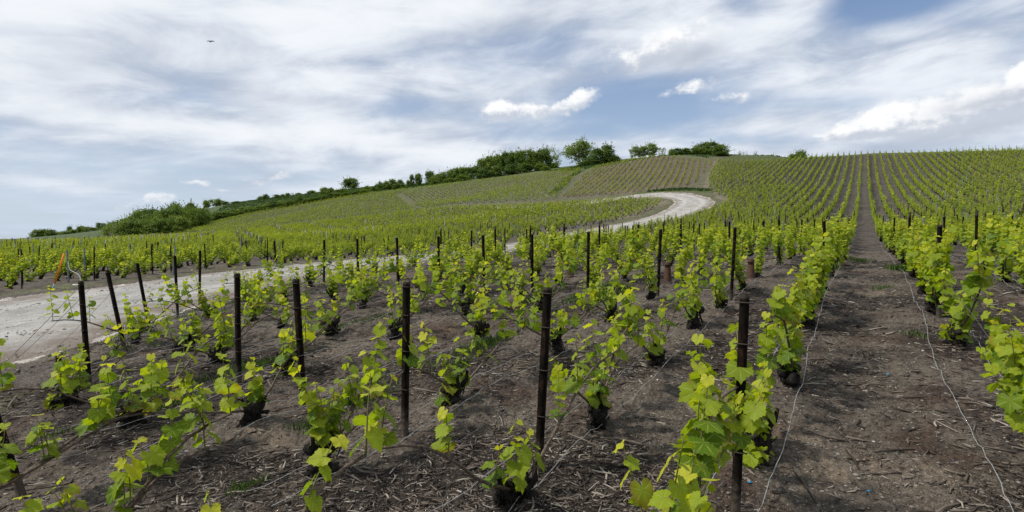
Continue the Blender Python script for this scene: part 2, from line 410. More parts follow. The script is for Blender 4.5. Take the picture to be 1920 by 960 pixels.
def make_materials():
    m, nt, b, out = mat('soil')
    p = objpos(nt); a = attr(nt, 'soil').outputs['Color']
    n1 = noise(nt, p, 3.0, 6, .6); n2 = noise(nt, p, 28, 5, .7); n3 = noise(nt, p, 140, 3, .7)
    v = voro(nt, p, 34); vs = G(nt, v.outputs['Distance'])
    f = ((n1 - .5) * 1.4 + (n2 - .5) * 3.2 + (n3 - .5) * 3.0 + 1.02).mx(.18)
    c = mixc(nt, 1.0, a, vec(nt, f, f * .985, f * .96), 'MULTIPLY')
    # pale chalk crumbs and bits of bleached bark
    sp = noise(nt, p, 75, 2, .5)
    spk = sp.smooth(.62, .68) * noise(nt, p, 2.3, 3, .6).smooth(.38, .60)
    c = mixc(nt, spk * .75, c, (.34, .31, .27))
    wet = noise(nt, p, 1.3, 5, .62).smooth(.50, .64)
    c = mixc(nt, wet * .85, c, mixc(nt, 1.0, c, (.55, .42, .38), 'MULTIPLY'))
    dry = noise(nt, p, .9, 5, .65, 0.3).smooth(.54, .68)
    c = mixc(nt, dry * .6, c, mixc(nt, 1.0, c, (1.75, 1.65, 1.5), 'MULTIPLY'))
    nt.links.new(c, b.inputs['Base Color']); b.inputs['Roughness'].default_value = .95
    bump(nt, b, n2 * 1.0 + n3 * .5 + vs * .6, .9, .02)

    m, nt, b, out = mat('gravel_road')
    p = objpos(nt); e = G(nt, attr(nt, 'lane').outputs['Fac'])
    n1 = noise(nt, p, .7, 5, .6); n2 = noise(nt, p, 45, 4, .75); v = voro(nt, p, 60)
    c = mixc(nt, n1.smooth(.35, .65), (.36, .345, .32), (.50, .48, .45))
    g = (n2 - .5) * 2.4 + (noise(nt, p, 4.5, 5, .65) - .5) * 1.1 + 1.0
    c = mixc(nt, 1.0, c, vec(nt, g, g, g * .985), 'MULTIPLY')
    ve = G(nt, v.outputs['Distance']).smooth(.0, .5, 1.15, .7)
    c = mixc(nt, 1.0, c, vec(nt, ve, ve, ve), 'MULTIPLY')
    c = mixc(nt, (e + (noise(nt, p, 1.6, 4, .6) - .5) * 1.1).smooth(.45, 1.0) * .85, c, (.17, .13, .10))
    rut = ((e - .45).f('ABSOLUTE')).smooth(.16, .04) * noise(nt, p, .5, 4, .6).smooth(.35, .6)
    c = mixc(nt, rut * .5, c, (.50, .485, .46))
    mid = e.smooth(.16, .02) * noise(nt, p, .8, 4, .6).smooth(.5, .65)
    c = mixc(nt, mid * .45, c, (.25, .225, .18))
    trk = noise(nt, p, 9, 4, .7).smooth(.62, .75)
    c = mixc(nt, trk * .35, c, (.2, .17, .14))
    nt.links.new(c, b.inputs['Base Color']); b.inputs['Roughness'].default_value = .95
    bump(nt, b, n2 + G(nt, v.outputs['Distance']) * .8, .9, .02)

    # vine leaf: lc = (u, v, random)
    for nm, c0, c1, c2, trans in (('vine_leaf', (.10, .18, .010), (.29, .36, .018), (.52, .51, .04), .48),
                                  ('far_vine_leaf', (.115, .175, .018), (.235, .295, .026), (.38, .40, .045), .44)):
        m, nt, b, out = mat(nm)
        s = nt.nodes.new('ShaderNodeSeparateXYZ'); nt.links.new(attr(nt, 'lc').outputs['Vector'], s.inputs[0])
        u, v_, r = (G(nt, s.outputs[i]) for i in range(3))
        c = mixc(nt, r.smooth(0, .6), c0, c1); c = mixc(nt, r.smooth(.6, 1.0), c, c2)
        if nm == 'vine_leaf':
            # veins: midrib and side veins fanning from the stalk
            th = u.f('ARCTAN2', v_ + .02); rad = (u * u + v_ * v_).f('SQRT')
            sw = (th * 3.2).f('COSINE').f('ABSOLUTE'); vein = (sw.smooth(.93, 1.0)) * rad.smooth(1.0, .1)
            sub = ((rad * 26.0 + u.f('ABSOLUTE') * 14.0).f('SINE')).smooth(.75, 1.0)
            c = mixc(nt, vein * .75, c, (.42, .48, .14))
            c = mixc(nt, sub * .18, c, (.34, .38, .10))
            q = noise(nt, objpos(nt), 60, 4, .6)
            c = mixc(nt, (q - .35) * 1.2, c, mixc(nt, 1.0, c, (.72, .80, .7), 'MULTIPLY'))
            bronze = ((r * 37.0).f('FRACT')).smooth(.90, .95) * rad.smooth(.2, .9)
            c = mixc(nt, bronze * .55, c, (.25, .10, .03))
            bump(nt, b, vein * -1.0 + q * .8, .5, .004)
        nt.links.new(c, b.inputs['Base Color']); b.inputs['Roughness'].default_value = .5; b.inputs['Specular IOR Level'].default_value = .16
        tr = nt.nodes.new('ShaderNodeBsdfTranslucent'); nt.links.new(mixc(nt, 1.0, c, (1.45, 1.45, .40), 'MULTIPLY'), tr.inputs[0])
        mx = nt.nodes.new('ShaderNodeMixShader'); mx.inputs[0].default_value = trans
        nt.links.new(b.outputs[0], mx.inputs[1]); nt.links.new(tr.outputs[0], mx.inputs[2]); nt.links.new(mx.outputs[0], out.inputs[0])

    for nm, cols, tf in (('tree_leaf', ((.055, .095, .017), (.12, .185, .03), (.23, .29, .05)), .3),
                     ('dark_tree_leaf', ((.045, .08, .016), (.085, .14, .026), (.16, .22, .045)), .25),
                     ('pale_tree_leaf', ((.10, .15, .05), (.18, .24, .08), (.28, .34, .13)), .35),
                     ('blossom_leaf', ((.09, .11, .07), (.22, .23, .19), (.42, .42, .40)), .3),
                     ('grass_blade', ((.03, .06, .012), (.055, .10, .018), (.10, .14, .03)), .3)):
        m, nt, b, out = mat(nm)
        s = nt.nodes.new('ShaderNodeSeparateXYZ'); nt.links.new(attr(nt, 'lc').outputs['Vector'], s.inputs[0])
        r = G(nt, s.outputs[2])
        oi = nt.nodes.new('ShaderNodeObjectInfo'); orr = G(nt, oi.outputs['Random'])
        c = mixc(nt, r.smooth(0, .6), cols[0], cols[1]); c = mixc(nt, r.smooth(.55, 1.0), c, cols[2])
        if nm != 'grass_blade':
            c = mixc(nt, orr * .6, c, mixc(nt, 1.0, c, (1.7, 1.5, 1.05), 'MULTIPLY'))
        nt.links.new(c, b.inputs['Base Color']); b.inputs['Roughness'].default_value = .6
        tr = nt.nodes.new('ShaderNodeBsdfTranslucent'); nt.links.new(mixc(nt, 1.0, c, (1.2, 1.35, .7), 'MULTIPLY'), tr.inputs[0])
        mx = nt.nodes.new('ShaderNodeMixShader'); mx.inputs[0].default_value = tf
        nt.links.new(b.outputs[0], mx.inputs[1]); nt.links.new(tr.outputs[0], mx.inputs[2]); nt.links.new(mx.outputs[0], out.inputs[0])

    def simple(nm, c0, c1, scale, rough=.85, bs=.8, bd=.01, metal=0.0, stretch=None):
        m, nt, b, out = mat(nm)
        tc = nt.nodes.new('ShaderNodeTexCoord'); p = tc.outputs['Object']
        if stretch:
            mp = nt.nodes.new('ShaderNodeMapping'); mp.inputs['Scale'].default_value = stretch; nt.links.new(p, mp.inputs[0]); p = mp.outputs[0]
        n = noise(nt, p, scale, 6, .65)
        c = mixc(nt, n.smooth(.32, .68), c0, c1)
        nt.links.new(c, b.inputs['Base Color']); b.inputs['Roughness'].default_value = rough; b.inputs['Metallic'].default_value = metal
        bump(nt, b, n, bs, bd)
        return nt, b
    simple('old_bark', (.004, .0035, .003), (.034, .028, .024), 55, .97, 1.0, .03, stretch=(1, 1, .35))
    simple('cane_bark', (.05, .036, .026), (.17, .13, .10), 60, .85, .6, .004)
    simple('green_shoot', (.10, .12, .03), (.20, .17, .06), 30, .6, .3, .002)
    simple('tree_bark', (.03, .025, .02), (.09, .075, .06), 12, .95)
    simple('black_steel', (.003, .0025, .002), (.011, .008, .006), 22, .9, .5, .003)
    ntb = bpy.data.materials['black_steel'].node_tree; bb = ntb.nodes['Principled BSDF']; bb.inputs['Specular IOR Level'].default_value = .08
    src = bb.inputs['Base Color'].links[0].from_socket; tcb = ntb.nodes.new('ShaderNodeTexCoord'); spb = ntb.nodes.new('ShaderNodeSeparateXYZ'); ntb.links.new(tcb.outputs['Object'], spb.inputs[0])
    mpb = ntb.nodes.new('ShaderNodeMapping'); mpb.inputs['Scale'].default_value = (1, 1, .25); ntb.links.new(tcb.outputs['Object'], mpb.inputs[0])
    rust = noise(ntb, mpb.outputs[0], 26, 5, .65).smooth(.52, .66); zb = G(ntb, spb.outputs[2])
    cb = mixc(ntb, rust * .8, src, (.040, .020, .012))
    mud = (zb + (noise(ntb, tcb.outputs['Object'], 30, 4, .7) - .5) * -.5).smooth(.22, .02)
    cb = mixc(ntb, mud * .85, cb, (.10, .082, .066)); worn = (zb + (noise(ntb, tcb.outputs['Object'], 40, 3, .7) - .5) * .05).smooth(1.09, 1.12)
    cb = mixc(ntb, worn * .6, cb, (.10, .085, .07)); ntb.links.new(cb, bb.inputs['Base Color'])
    simple('galvanised_steel', (.10, .125, .14), (.22, .26, .28), 18, .5, .3, .002, .4)
    simple('wire_metal', (.30, .30, .29), (.55, .55, .54), 60, .45, .2, .001, .5)
    simple('dark_wire', (.06, .056, .05), (.17, .16, .145), 60, .6, .2, .001, .3)
    simple('orange_paint', (.62, .20, .012), (.78, .28, .02), 14, .6, .2, .002)
    simple('blue_grey_paint', (.20, .28, .33), (.3, .38, .42), 14, .6, .2, .002)
    simple('guard_plastic', (.055, .028, .020), (.10, .05, .034), 16, .7, .3, .003)
    simple('white_plastic', (.6, .6, .58), (.75, .75, .74), 16, .5, .2, .002)
    simple('feathers', (.02, .02, .02), (.06, .055, .05), 16, .8, .2, .002)

    for nm, rg in (('twig', None), ('stone', None)):
        m, nt, b, out = mat(nm)
        s = nt.nodes.new('ShaderNodeSeparateXYZ'); nt.links.new(attr(nt, 'lc').outputs['Vector'], s.inputs[0])
        r = G(nt, s.outputs[2]); n = noise(nt, objpos(nt), 70, 4, .6)
        if nm == 'twig':
            c = mixc(nt, r.smooth(0, .75), (.035, .027, .022), (.17, .14, .115)); c = mixc(nt, r.smooth(.72, 1), c, (.36, .32, .27))
        else:
            c = mixc(nt, r.smooth(0, .7), (.12, .105, .09), (.27, .25, .22)); c = mixc(nt, r.smooth(.75, 1), c, (.52, .49, .45))
            blue = (r * 91.0).f('FRACT').smooth(.9955, .9965); c = mixc(nt, blue, c, (.03, .22, .42))
        c = mixc(nt, n * .7, c, mixc(nt, 1.0, c, (.6, .58, .55), 'MULTIPLY'))
        nt.links.new(c, b.inputs['Base Color']); b.inputs['Roughness'].default_value = .9


make_materials()
make_ground()


def make_road():
    def resample(line, n):
        a = np.array(line, float); s = np.r_[0, np.cumsum(np.hypot(*np.diff(a, axis=0).T))]
        # smooth the polyline before sampling
        q = np.linspace(0, s[-1], n); x = np.interp(q, s, a[:, 0]); y = np.interp(q, s, a[:, 1])
        for _ in range(24):
            x[1:-1] = (x[:-2] + 2 * x[1:-1] + x[2:]) / 4; y[1:-1] = (y[:-2] + 2 * y[1:-1] + y[2:]) / 4
        return x, y
    n, mcol = 900, 22
    x0, y0 = resample(ROAD_LOW, n); x1, y1 = resample(ROAD_UP, n)
    w = np.linspace(0, 1, mcol)[None]
    j0 = fbm(x0 * 1.1, y0 * 1.1, 4, 3)[:, None] * .10; j1 = fbm(x1 * 1.1, y1 * 1.1, 4, 7)[:, None] * .10
    w = w + j0 * (1 - w) + j1 * w
    X = x0[:, None] * (1 - w) + x1[:, None] * w; Y = y0[:, None] * (1 - w) + y1[:, None] * w
    R = np.hypot(X, Y)
    edge = np.abs(np.linspace(-1, 1, mcol))[None] + np.zeros_like(X)
    Z = hz(X, Y) + .045 - .10 * sm(edge, .80, 1.0) + fbm(X * 1.5, Y * 1.5, 3, 2) * .03 + fbm(X * 9, Y * 9, 2, 4) * .012 - .02 * np.exp(-((edge - .42) / .14) ** 2)
    idx = np.arange(n * mcol).reshape(n, mcol)
    q = np.stack([idx[:-1, :-1], idx[1:, :-1], idx[1:, 1:], idx[:-1, 1:]], -1).reshape(-1, 4)
    me = bpy.data.meshes.new("road"); me.vertices.add(n * mcol); me.vertices.foreach_set("co", np.stack([X, Y, Z], -1).ravel())
    set_faces(me, q)
    at = me.attributes.new("lane", 'FLOAT', 'POINT'); at.data.foreach_set("value", edge.ravel())
    me.polygons.foreach_set("use_smooth", np.ones(len(q), bool)); me.materials.append(M['gravel_road']); me.update()
    if me.polygons[0].normal.z < 0: me.flip_normals()
    o = bpy.data.objects.new("road", me); C.objects.link(o); o['kind'] = 'structure'


make_road()

# ------------------------------------------------------------------ geometry pieces
class Bag:
    """collects verts / faces / a 3-vector attribute, to become one mesh"""
    def __init__(s): s.v = []; s.q = []; s.t = []; s.a = []; s.qm = []; s.tm = []; s.n = 0
    def add(s, v, q=None, t=None, a=None, m=0):
        v = np.asarray(v, float).reshape(-1, 3)
        if a is None: a = np.zeros((len(v), 3))
        s.v.append(v); s.a.append(np.asarray(a, float).reshape(-1, 3))
        if q is not None and len(q): s.q.append(np.asarray(q, int) + s.n); s.qm.append(np.full(len(q), m))
        if t is not None and len(t): s.t.append(np.asarray(t, int) + s.n); s.tm.append(np.full(len(t), m))
        s.n += len(v)
    def arrays(s):
        z = lambda l, k: np.concatenate(l) if l else np.zeros((0, k), int)
        zm = lambda l: np.concatenate(l) if l else np.zeros(0, int)
        return (np.concatenate(s.v) if s.v else np.zeros((0, 3)), z(s.q, 4), z(s.t, 3), np.concatenate(s.a) if s.a else np.zeros((0, 3)), zm(s.qm), zm(s.tm))
    def mesh(s, name, mats, smooth=True):
        v, q, t, a, qm, tm = s.arrays()
        me = bpy.data.meshes.new(name)
        me.vertices.add(len(v)); me.vertices.foreach_set("co", v.ravel())
        gs = [g for g in (q, t) if len(g)]
        set_faces(me, *gs)
        me.attributes.new("lc", 'FLOAT_VECTOR', 'POINT').data.foreach_set("vector", a.ravel())
        for m in mats: me.materials.append(m)
        if len(mats) > 1: me.polygons.foreach_set("material_index", np.concatenate([qm, tm]).astype(np.int32))
        if smooth: me.polygons.foreach_set("use_smooth", np.ones(len(q) + len(t), bool))
        me.update(calc_edges=True)
        return me


def tube(bag, pts, rad, k=6, m=0, rnd=0.5, lump=0.0, rng=None, cap=True):
    pts = np.asarray(pts, float); n = len(pts)
    rad = np.broadcast_to(np.asarray(rad, float), (n,))
    T = np.gradient(pts, axis=0); T /= np.linalg.norm(T, axis=1)[:, None] + 1e-9
    ref = np.array((0.0, 0.0, 1.0)) if abs(T[0][2]) < .8 else np.array((1.0, 0.0, 0.0))
    U = np.cross(T, ref); U /= np.linalg.norm(U, axis=1)[:, None] + 1e-9
    V = np.cross(T, U)
    an = np.linspace(0, 2 * math.pi, k, endpoint=False)
    rr = rad[:, None] * np.ones((n, k))
    if lump and rng is not None: rr = rr * (1 + lump * (rng.random((n, k)) - .5) * 2)
    v = pts[:, None] + rr[..., None] * (np.cos(an)[None, :, None] * U[:, None] + np.sin(an)[None, :, None] * V[:, None])
    idx = np.arange(n * k).reshape(n, k)
    q = np.stack([idx[:-1], np.roll(idx, -1, 1)[:-1], np.roll(idx, -1, 1)[1:], idx[1:]], -1).reshape(-1, 4)
    v = v.reshape(-1, 3); t = None
    if cap:
        v = np.concatenate([v, pts[-1:] + T[-1:] * rad[-1] * .4]); c = n * k
        t = [(idx[-1, i], idx[-1, (i + 1) % k], c) for i in range(k)]
    bag.add(v, q, t, np.tile((0, 0, rnd), (len(v), 1)), m)


_t = (1 + 5 ** .5) / 2
_IV = np.array([(-1, _t, 0), (1, _t, 0), (-1, -_t, 0), (1, -_t, 0), (0, -1, _t), (0, 1, _t), (0, -1, -_t), (0, 1, -_t), (_t, 0, -1), (_t, 0, 1), (-_t, 0, -1), (-_t, 0, 1)]) / math.hypot(1, _t)
_IT = np.array([(0, 11, 5), (0, 5, 1), (0, 1, 7), (0, 7, 10), (0, 10, 11), (1, 5, 9), (5, 11, 4), (11, 10, 2), (10, 7, 6), (7, 1, 8), (3, 9, 4), (3, 4, 2), (3, 2, 6), (3, 6, 8), (3, 8, 9), (4, 9, 5), (2, 4, 11), (6, 2, 10), (8, 6, 7), (9, 8, 1)])
def subdiv(v, t):
    v = list(map(tuple, v)); mid = {}; o = []
    def g(a, b):
        key = (min(a, b), max(a, b))
        if key not in mid:
            p = np.array(v[a]) + np.array(v[b]); p /= np.linalg.norm(p); v.append(tuple(p)); mid[key] = len(v) - 1
        return mid[key]
    for a, b, c in t:
        x, y, z = g(a, b), g(b, c), g(c, a); o += [(a, x, z), (b, y, x), (c, z, y), (x, y, z)]
    return np.array(v), np.array(o)
_IV2, _IT2 = subdiv(_IV, _IT)
def knob(bag, c, r, rng, m=0, hi=True, lump=.28, rnd=.5):
    V, T_ = (_IV2, _IT2) if hi else (_IV, _IT)
    v = V * (1 + (rng.random((len(V), 1)) - .5) * 2 * lump) * np.asarray(r) + np.asarray(c)
    bag.add(v, None, T_, np.tile((0, 0, rnd), (len(v), 1)), m)


def leaf_tpl(n):
    th = np.linspace(0, 2 * math.pi, n, endpoint=False) - math.pi
    def lobe(t0, w, a): 
        d = (th - t0 + math.pi) % (2 * math.pi) - math.pi
        return a * np.exp(-(d / w) ** 2)
    r = .72 + lobe(0, .30, .27) + lobe(1.08, .30, .16) + lobe(-1.08, .30, .16) + lobe(2.05, .38, .10) + lobe(-2.05, .38, .10) - lobe(math.pi, .30, .58)
    if n > 14: r = r * (1 + .06 * np.where(np.arange(n) % 2, 1, -1))
    u = np.sin(th) * r; v = np.cos(th) * r
    uv = np.concatenate([[(0, 0)], np.stack([u, v], -1)])
    t = np.array([(0, 1 + (i + 1) % n, 1 + i) for i in range(n)])
    return uv, t
LEAF = {2: leaf_tpl(38), 1: leaf_tpl(9), 0: (np.array([(0, -.15), (.62, .3), (0, 1.0), (-.62, .3)]) , None)}


def add_leaves(bag, pos, axis, normal, size, rnd, lod, rng, m=0):
    """leaves: stalk point pos, midrib direction axis, upper side normal"""
    n = len(pos)
    if n == 0: return
    pos = np.asarray(pos); a = np.asarray(axis); a = a / (np.linalg.norm(a, axis=1)[:, None] + 1e-9)
    u = np.cross(a, normal); u /= np.linalg.norm(u, axis=1)[:, None] + 1e-9
    w = np.cross(u, a)
    uv, t = LEAF[lod]
    k = len(uv)
    cup = rng.uniform(-.10, .32, (n, 1)); fold = rng.uniform(.0, .35, (n, 1)); wave = rng.uniform(.02, .12, (n, 1)); ph = rng.uniform(0, 6.28, (n, 1))
    U, V = uv[None, :, 0], uv[None, :, 1]
    W = -cup * (U ** 2 + V ** 2) + fold * np.abs(U) * .6
    if lod: W = W + wave * np.sin(5 * np.arctan2(U, V) + ph) * np.sqrt(U ** 2 + V ** 2) - .12 * V * np.abs(V) * cup * 3
    S = np.asarray(size)[:, None, None]
    vv = pos[:, None] + S * (U[..., None] * u[:, None] + V[..., None] * a[:, None] + W[..., None] * w[:, None])
    at = np.stack([U + 0 * W, V + 0 * W, np.asarray(rnd)[:, None] + 0 * W], -1)
    off = (np.arange(n) * k)[:, None, None]
    if t is None: bag.add(vv, (np.array([[0, 1, 2, 3]])[None] + off).reshape(-1, 4), None, at, m)
    else: bag.add(vv, None, (t[None] + off).reshape(-1, 3), at, m)


def vine(seed, lod, vigour=1.0):
    """one pruned vine along +X: returns bags stump, [canes], shoots, foliage. lod 2 near, 1 middle, 0 far, -1 very far"""
    rng = np.random.default_rng(seed)
    st = Bag(); canes = []; sh = Bag(); fo = Bag()
    hi = lod >= 1
    # gnarled old head
    hgt = rng.uniform(.09, .19); lean = rng.uniform(-.08, .12)
    if lod >= 0:
        base = np.array((0, 0, -.06))
        if lod == 0:
            tube(st, [base, (lean * .6, 0, hgt * .6), (lean, 0, hgt)], (.07, .055, .065), 5)
            knob(st, (lean, rng.uniform(-.03, .03), hgt), (.09, .065, .06), rng, hi=False)
        else:
            n = 9; z = np.linspace(-.06, hgt, n); x = lean * (z / hgt) ** 2 + rng.normal(0, .012, n); y = rng.normal(0, .012, n)
            tube(st, np.stack([x, y, z], -1), np.linspace(.062, .045, n) * rng.uniform(.85, 1.25, n), 9 if lod == 2 else 6, lump=.38, rng=rng)
            for _ in range(16 if lod == 2 else 6):
                c = (lean * rng.uniform(.2, 1.2) + rng.uniform(-.10, .11), rng.uniform(-.06, .06), rng.uniform(.0, hgt + .04))
                r = rng.uniform(.016, .040); knob(st, c, (r * rng.uniform(.8, 1.9), r, r * rng.uniform(.7, 1.3)), rng, hi=lod == 2, lump=.42)
            for _ in range(26 if lod == 2 else 0):     # peeling strips of bark
                a = rng.uniform(0, 6.28); z0_ = rng.uniform(.02, hgt + .03); rr_ = rng.uniform(.05, .10)
                c0 = np.array((lean * z0_ / hgt + math.cos(a) * rr_, math.sin(a) * rr_ * .8, z0_)); dl = np.array((rng.normal(0, .02), rng.normal(0, .02), rng.uniform(.03, .07)))
                tube(st, [c0 - dl, c0 + rng.normal(0, .006, 3), c0 + dl + rng.normal(0, .010, 3)], (.003, .006, .002), 4, lump=.3, rng=rng)
            for _ in range(4 if lod == 2 else 2):     # old spurs
                a = rng.uniform(-.6, 1.0); p0 = np.array((lean + rng.uniform(-.04, .06), rng.uniform(-.03, .03), hgt * rng.uniform(.6, 1)))
                p1 = p0 + np.array((math.sin(a) * .09, rng.uniform(-.06, .06), .07)); p2 = p1 + np.array((math.sin(a) * .05, rng.uniform(-.02, .02), .07))
                tube(st, [p0, p1, p2], (.026, .018, .011), 6, lump=.2, rng=rng)
    # canes arching out along the wire
    nc = rng.choice([2, 2, 2, 3]) if lod >= 1 else 2
    P = []; 
    for c in range(nc):
        sgn = 1 if rng.random() < .68 else -1
        L = rng.uniform(.55, 1.25) * (1 if nc < 3 else .85)
        top = rng.uniform(.42, .68); n = 9
        s = np.linspace(0, 1, n)
        x = lean + sgn * L * s ** 1.15; z = hgt * .9 + (top - hgt * .9) * (s ** .85 - .10 * np.sin(s * 6.3)) ; y = rng.normal(0, .03) * np.sin(s * 3.1) + np.cumsum(rng.normal(0, .006, n))
        z = z + np.cumsum(rng.normal(0, .006, n)) 
        pts = np.stack([x, y, z], -1)
        if lod >= 0:
            cb = Bag(); tube(cb, pts, np.linspace(.012, .006, n), 6 if lod == 2 else 4, lump=.12 if lod == 2 else 0, rng=rng); canes.append(cb)
        P.append(pts)
    # shoots
    pos = []; ax = []; nr = []; sz = []; rn = []
    starts = []
    for pts in P:
        L = abs(pts[-1, 0] - pts[0, 0])
        ns = max(3, int(L / .115 * vigour))
        for s in np.linspace(.18, 1.0, ns) + rng.normal(0, .03, ns):
            s = min(max(s, .05), 1.0) * (len(pts) - 1); i = min(int(s), len(pts) - 2); f = s - i
            starts.append((pts[i] * (1 - f) + pts[i + 1] * f, rng.uniform(.22, .50) * (.8 + .2 * vigour)))
    for _ in range(rng.integers(1, 3) if vigour < .6 else rng.integers(2, 5)):
        starts.append((np.array((lean + rng.uniform(-.06, .06), rng.uniform(-.04, .04), hgt)), rng.uniform(.18, .62)))
    if lod >= 1 and rng.random() < .35:
        for _ in range(3): starts.append((np.array((rng.uniform(-.08, .08), rng.uniform(-.06, .06), .05)), rng.uniform(.08, .16)))
    for p0, L in starts:
        n = 6; s = np.linspace(0, 1, n)
        dx, dy = rng.normal(0, .07, 2); bend = rng.normal(0, .035)
        pts = p0 + np.stack([dx * s * L * 2 + bend * s ** 2, dy * s * L * 2 + rng.normal(0, .03) * s ** 2, L * s], -1)
        if lod >= 1: tube(sh, pts, np.linspace(.0042, .0018, n), 5 if lod == 2 else 3)
        nl = max(4, int(L / (.041 if lod >= 1 else .05)))
        ph = rng.uniform(0, 6.28)
        for j in range(nl):
            q = (j + .6) / nl; e = q * (n - 1); i = min(int(e), n - 2); f = e - i
            b = pts[i] * (1 - f) + pts[i + 1] * f
            az = ph + j * math.pi + rng.normal(0, .5)
            size = (.054 * (1 - q) ** .4 + .014) * rng.uniform(.75, 1.35)
            pet = size * rng.uniform(.25, .75)
            d = np.array((math.cos(az), math.sin(az), rng.uniform(.0, .8)))
            tip = b + d * pet
            if lod == 2: tube(sh, [b, (b + tip) / 2 + (0, 0, .003), tip], (.0016, .0012, .001), 3, cap=False)
            droop = rng.uniform(-1.9, .0)
            a = np.array((math.cos(az), math.sin(az), droop)); a /= np.linalg.norm(a)
            up = np.array((0, 0, 1.0)) + np.array((math.cos(az), math.sin(az), 0)) * (-droop * .9 + .1) + rng.normal(0, .28, 3)
            pos.append(tip); ax.append(a); nr.append(up); sz.append(size); rn.append(min(1, max(0, .25 + .55 * q ** 1.5 + rng.normal(0, .2))))
    pos, ax, nr, sz, rn = map(np.array, (pos, ax, nr, sz, rn))
    if lod <= 0:
        keep = rng.permutation(len(pos))[:(125 if lod == 0 else 50)]
        f = math.sqrt(len(pos) / max(1, len(keep))); pos, ax, nr, sz, rn = pos[keep], ax[keep], nr[keep], sz[keep] * min(f, 2.2) * (1.12 if lod == 0 else 1.15), rn[keep]
        if lod == -1: tube(st, [(0, 0, -.05), (lean, 0, hgt + .08)], (.075, .06), 4)
    add_leaves(fo, pos, ax, nr, sz, rn, {2: 2, 1: 1, 0: 0, -1: 0}[lod], rng)
    return st, canes, sh, fo


# ------------------------------------------------------------------ planting plan
ROW = 1.137
rs = np.random.default_rng(4)
def rowt(k): return -.5 - ROW * k if k >= 0 else .80 + ROW * (-k - 1)
def ok_frustum(X, Y, m=1.0):
    return (Y > .8) & (np.abs(X) < Y * .98 + m)

plan = []     # (x, y, heading, row id, parcel)
posts = []
for k in range(-60, 95):
    t = rowt(k)
    D = 2.1 + rs.uniform(-.12, .12)
    fixed = {0: [1.98, 3.56, 5.2, 7.0], -1: [2.15, 3.8, 5.4, 7.0, 8.7], 1: [.85, 2.45, 3.7, 5.3, 6.75, 8.1], 2: [.95, 2.2, 3.55, 5.35, 6.9], 3: [.80, 2.5, 3.8, 5.5]}.get(k, [])
    if fixed: D = fixed[-1] + 1.6
    far = 152 + 3 * math.sin(k * .2)
    pts = list(fixed)
    while D < far:
        pts.append(D); D += rs.uniform(1.45, 1.72) if D < 40 else (rs.uniform(1.15, 1.35) if D < 62 else rs.uniform(.92, 1.08))
    pts = np.array(pts); X, Y = xy(pts, t + rs.normal(0, .035, len(pts)) - (.08 * (pts < 2.0)))
    m = inpoly(X, Y, POLY_A) & ok_frustum(X, Y, 2.5) & (rs.random(len(X)) > .035)
    for x, y in zip(X[m], Y[m]): plan.append((x, y, math.pi / 2 - AZ, k, 'A'))
    if k not in range(-1, 8):
        p0 = 8.75 if k < 20 else 8.75 + 5.65 * rs.integers(0, 2)
        Dp = p0 + 5.65 * np.arange(0, 27) + rs.normal(0, .12, 27); Dp = np.concatenate([Dp[Dp < 150], [151.5 + 3 * math.sin(k * .2)]])
        if k < -1: Dp = np.concatenate([[3.05], Dp])
    else:
        Dp = {0: 10.5, -1: 8.4, 1: 8.7, 2: 8.8, 3: 8.6, 4: 8.7, 5: 8.8, 6: 8.8, 7: 8.8}[k] + 5.65 * np.arange(0, 26) + np.r_[0, rs.normal(0, .12, 25)]
        Dp = np.concatenate([Dp[Dp < 150], [151.5 + 3 * math.sin(k * .2)]])
    X, Y = xy(Dp, t); m = inpoly(X, Y, POLY_A) & ok_frustum(X, Y, 1.0)
    for x, y, d in zip(X[m], Y[m], Dp[m]):
        posts.append((x, y, rs.normal(0, .018), rs.normal(0, .018), 1.12 + (rs.uniform(-.06, .1) if d > 12 else .02) + (.18 if d > 150 else 0), 'black' if rs.random() < (.86 if d < 60 else .9) or d < 13 else 'grey', k, 'A'))
# end posts beside the camera and along the road, as they stand
for x, y, tx, ty, k in ((1.115, 2.73, .030, 0, 0), (.16, 3.33, .050, 0, 1), (-.78, 3.99, .018, 0, 2), (-1.74, 4.60, -.050, 0, 3), (-2.73, 5.50, .0, 0, 4), (-4.30, 5.60, -.055, 0, 5), (-5.12, 7.3, -.235, .05, 7), (-5.6, 8.55, -.17, .0, 8), (-6.05, 10.0, -.03, 0, 9), (-6.5, 11.5, .03, 0, 10)):
    posts.append((x, y, tx, ty, 1.12, 'black', k, 'A'))
posts.append((-3.05, 3.4, -.30, 0, 1.12, 'black', 5, 'A'))


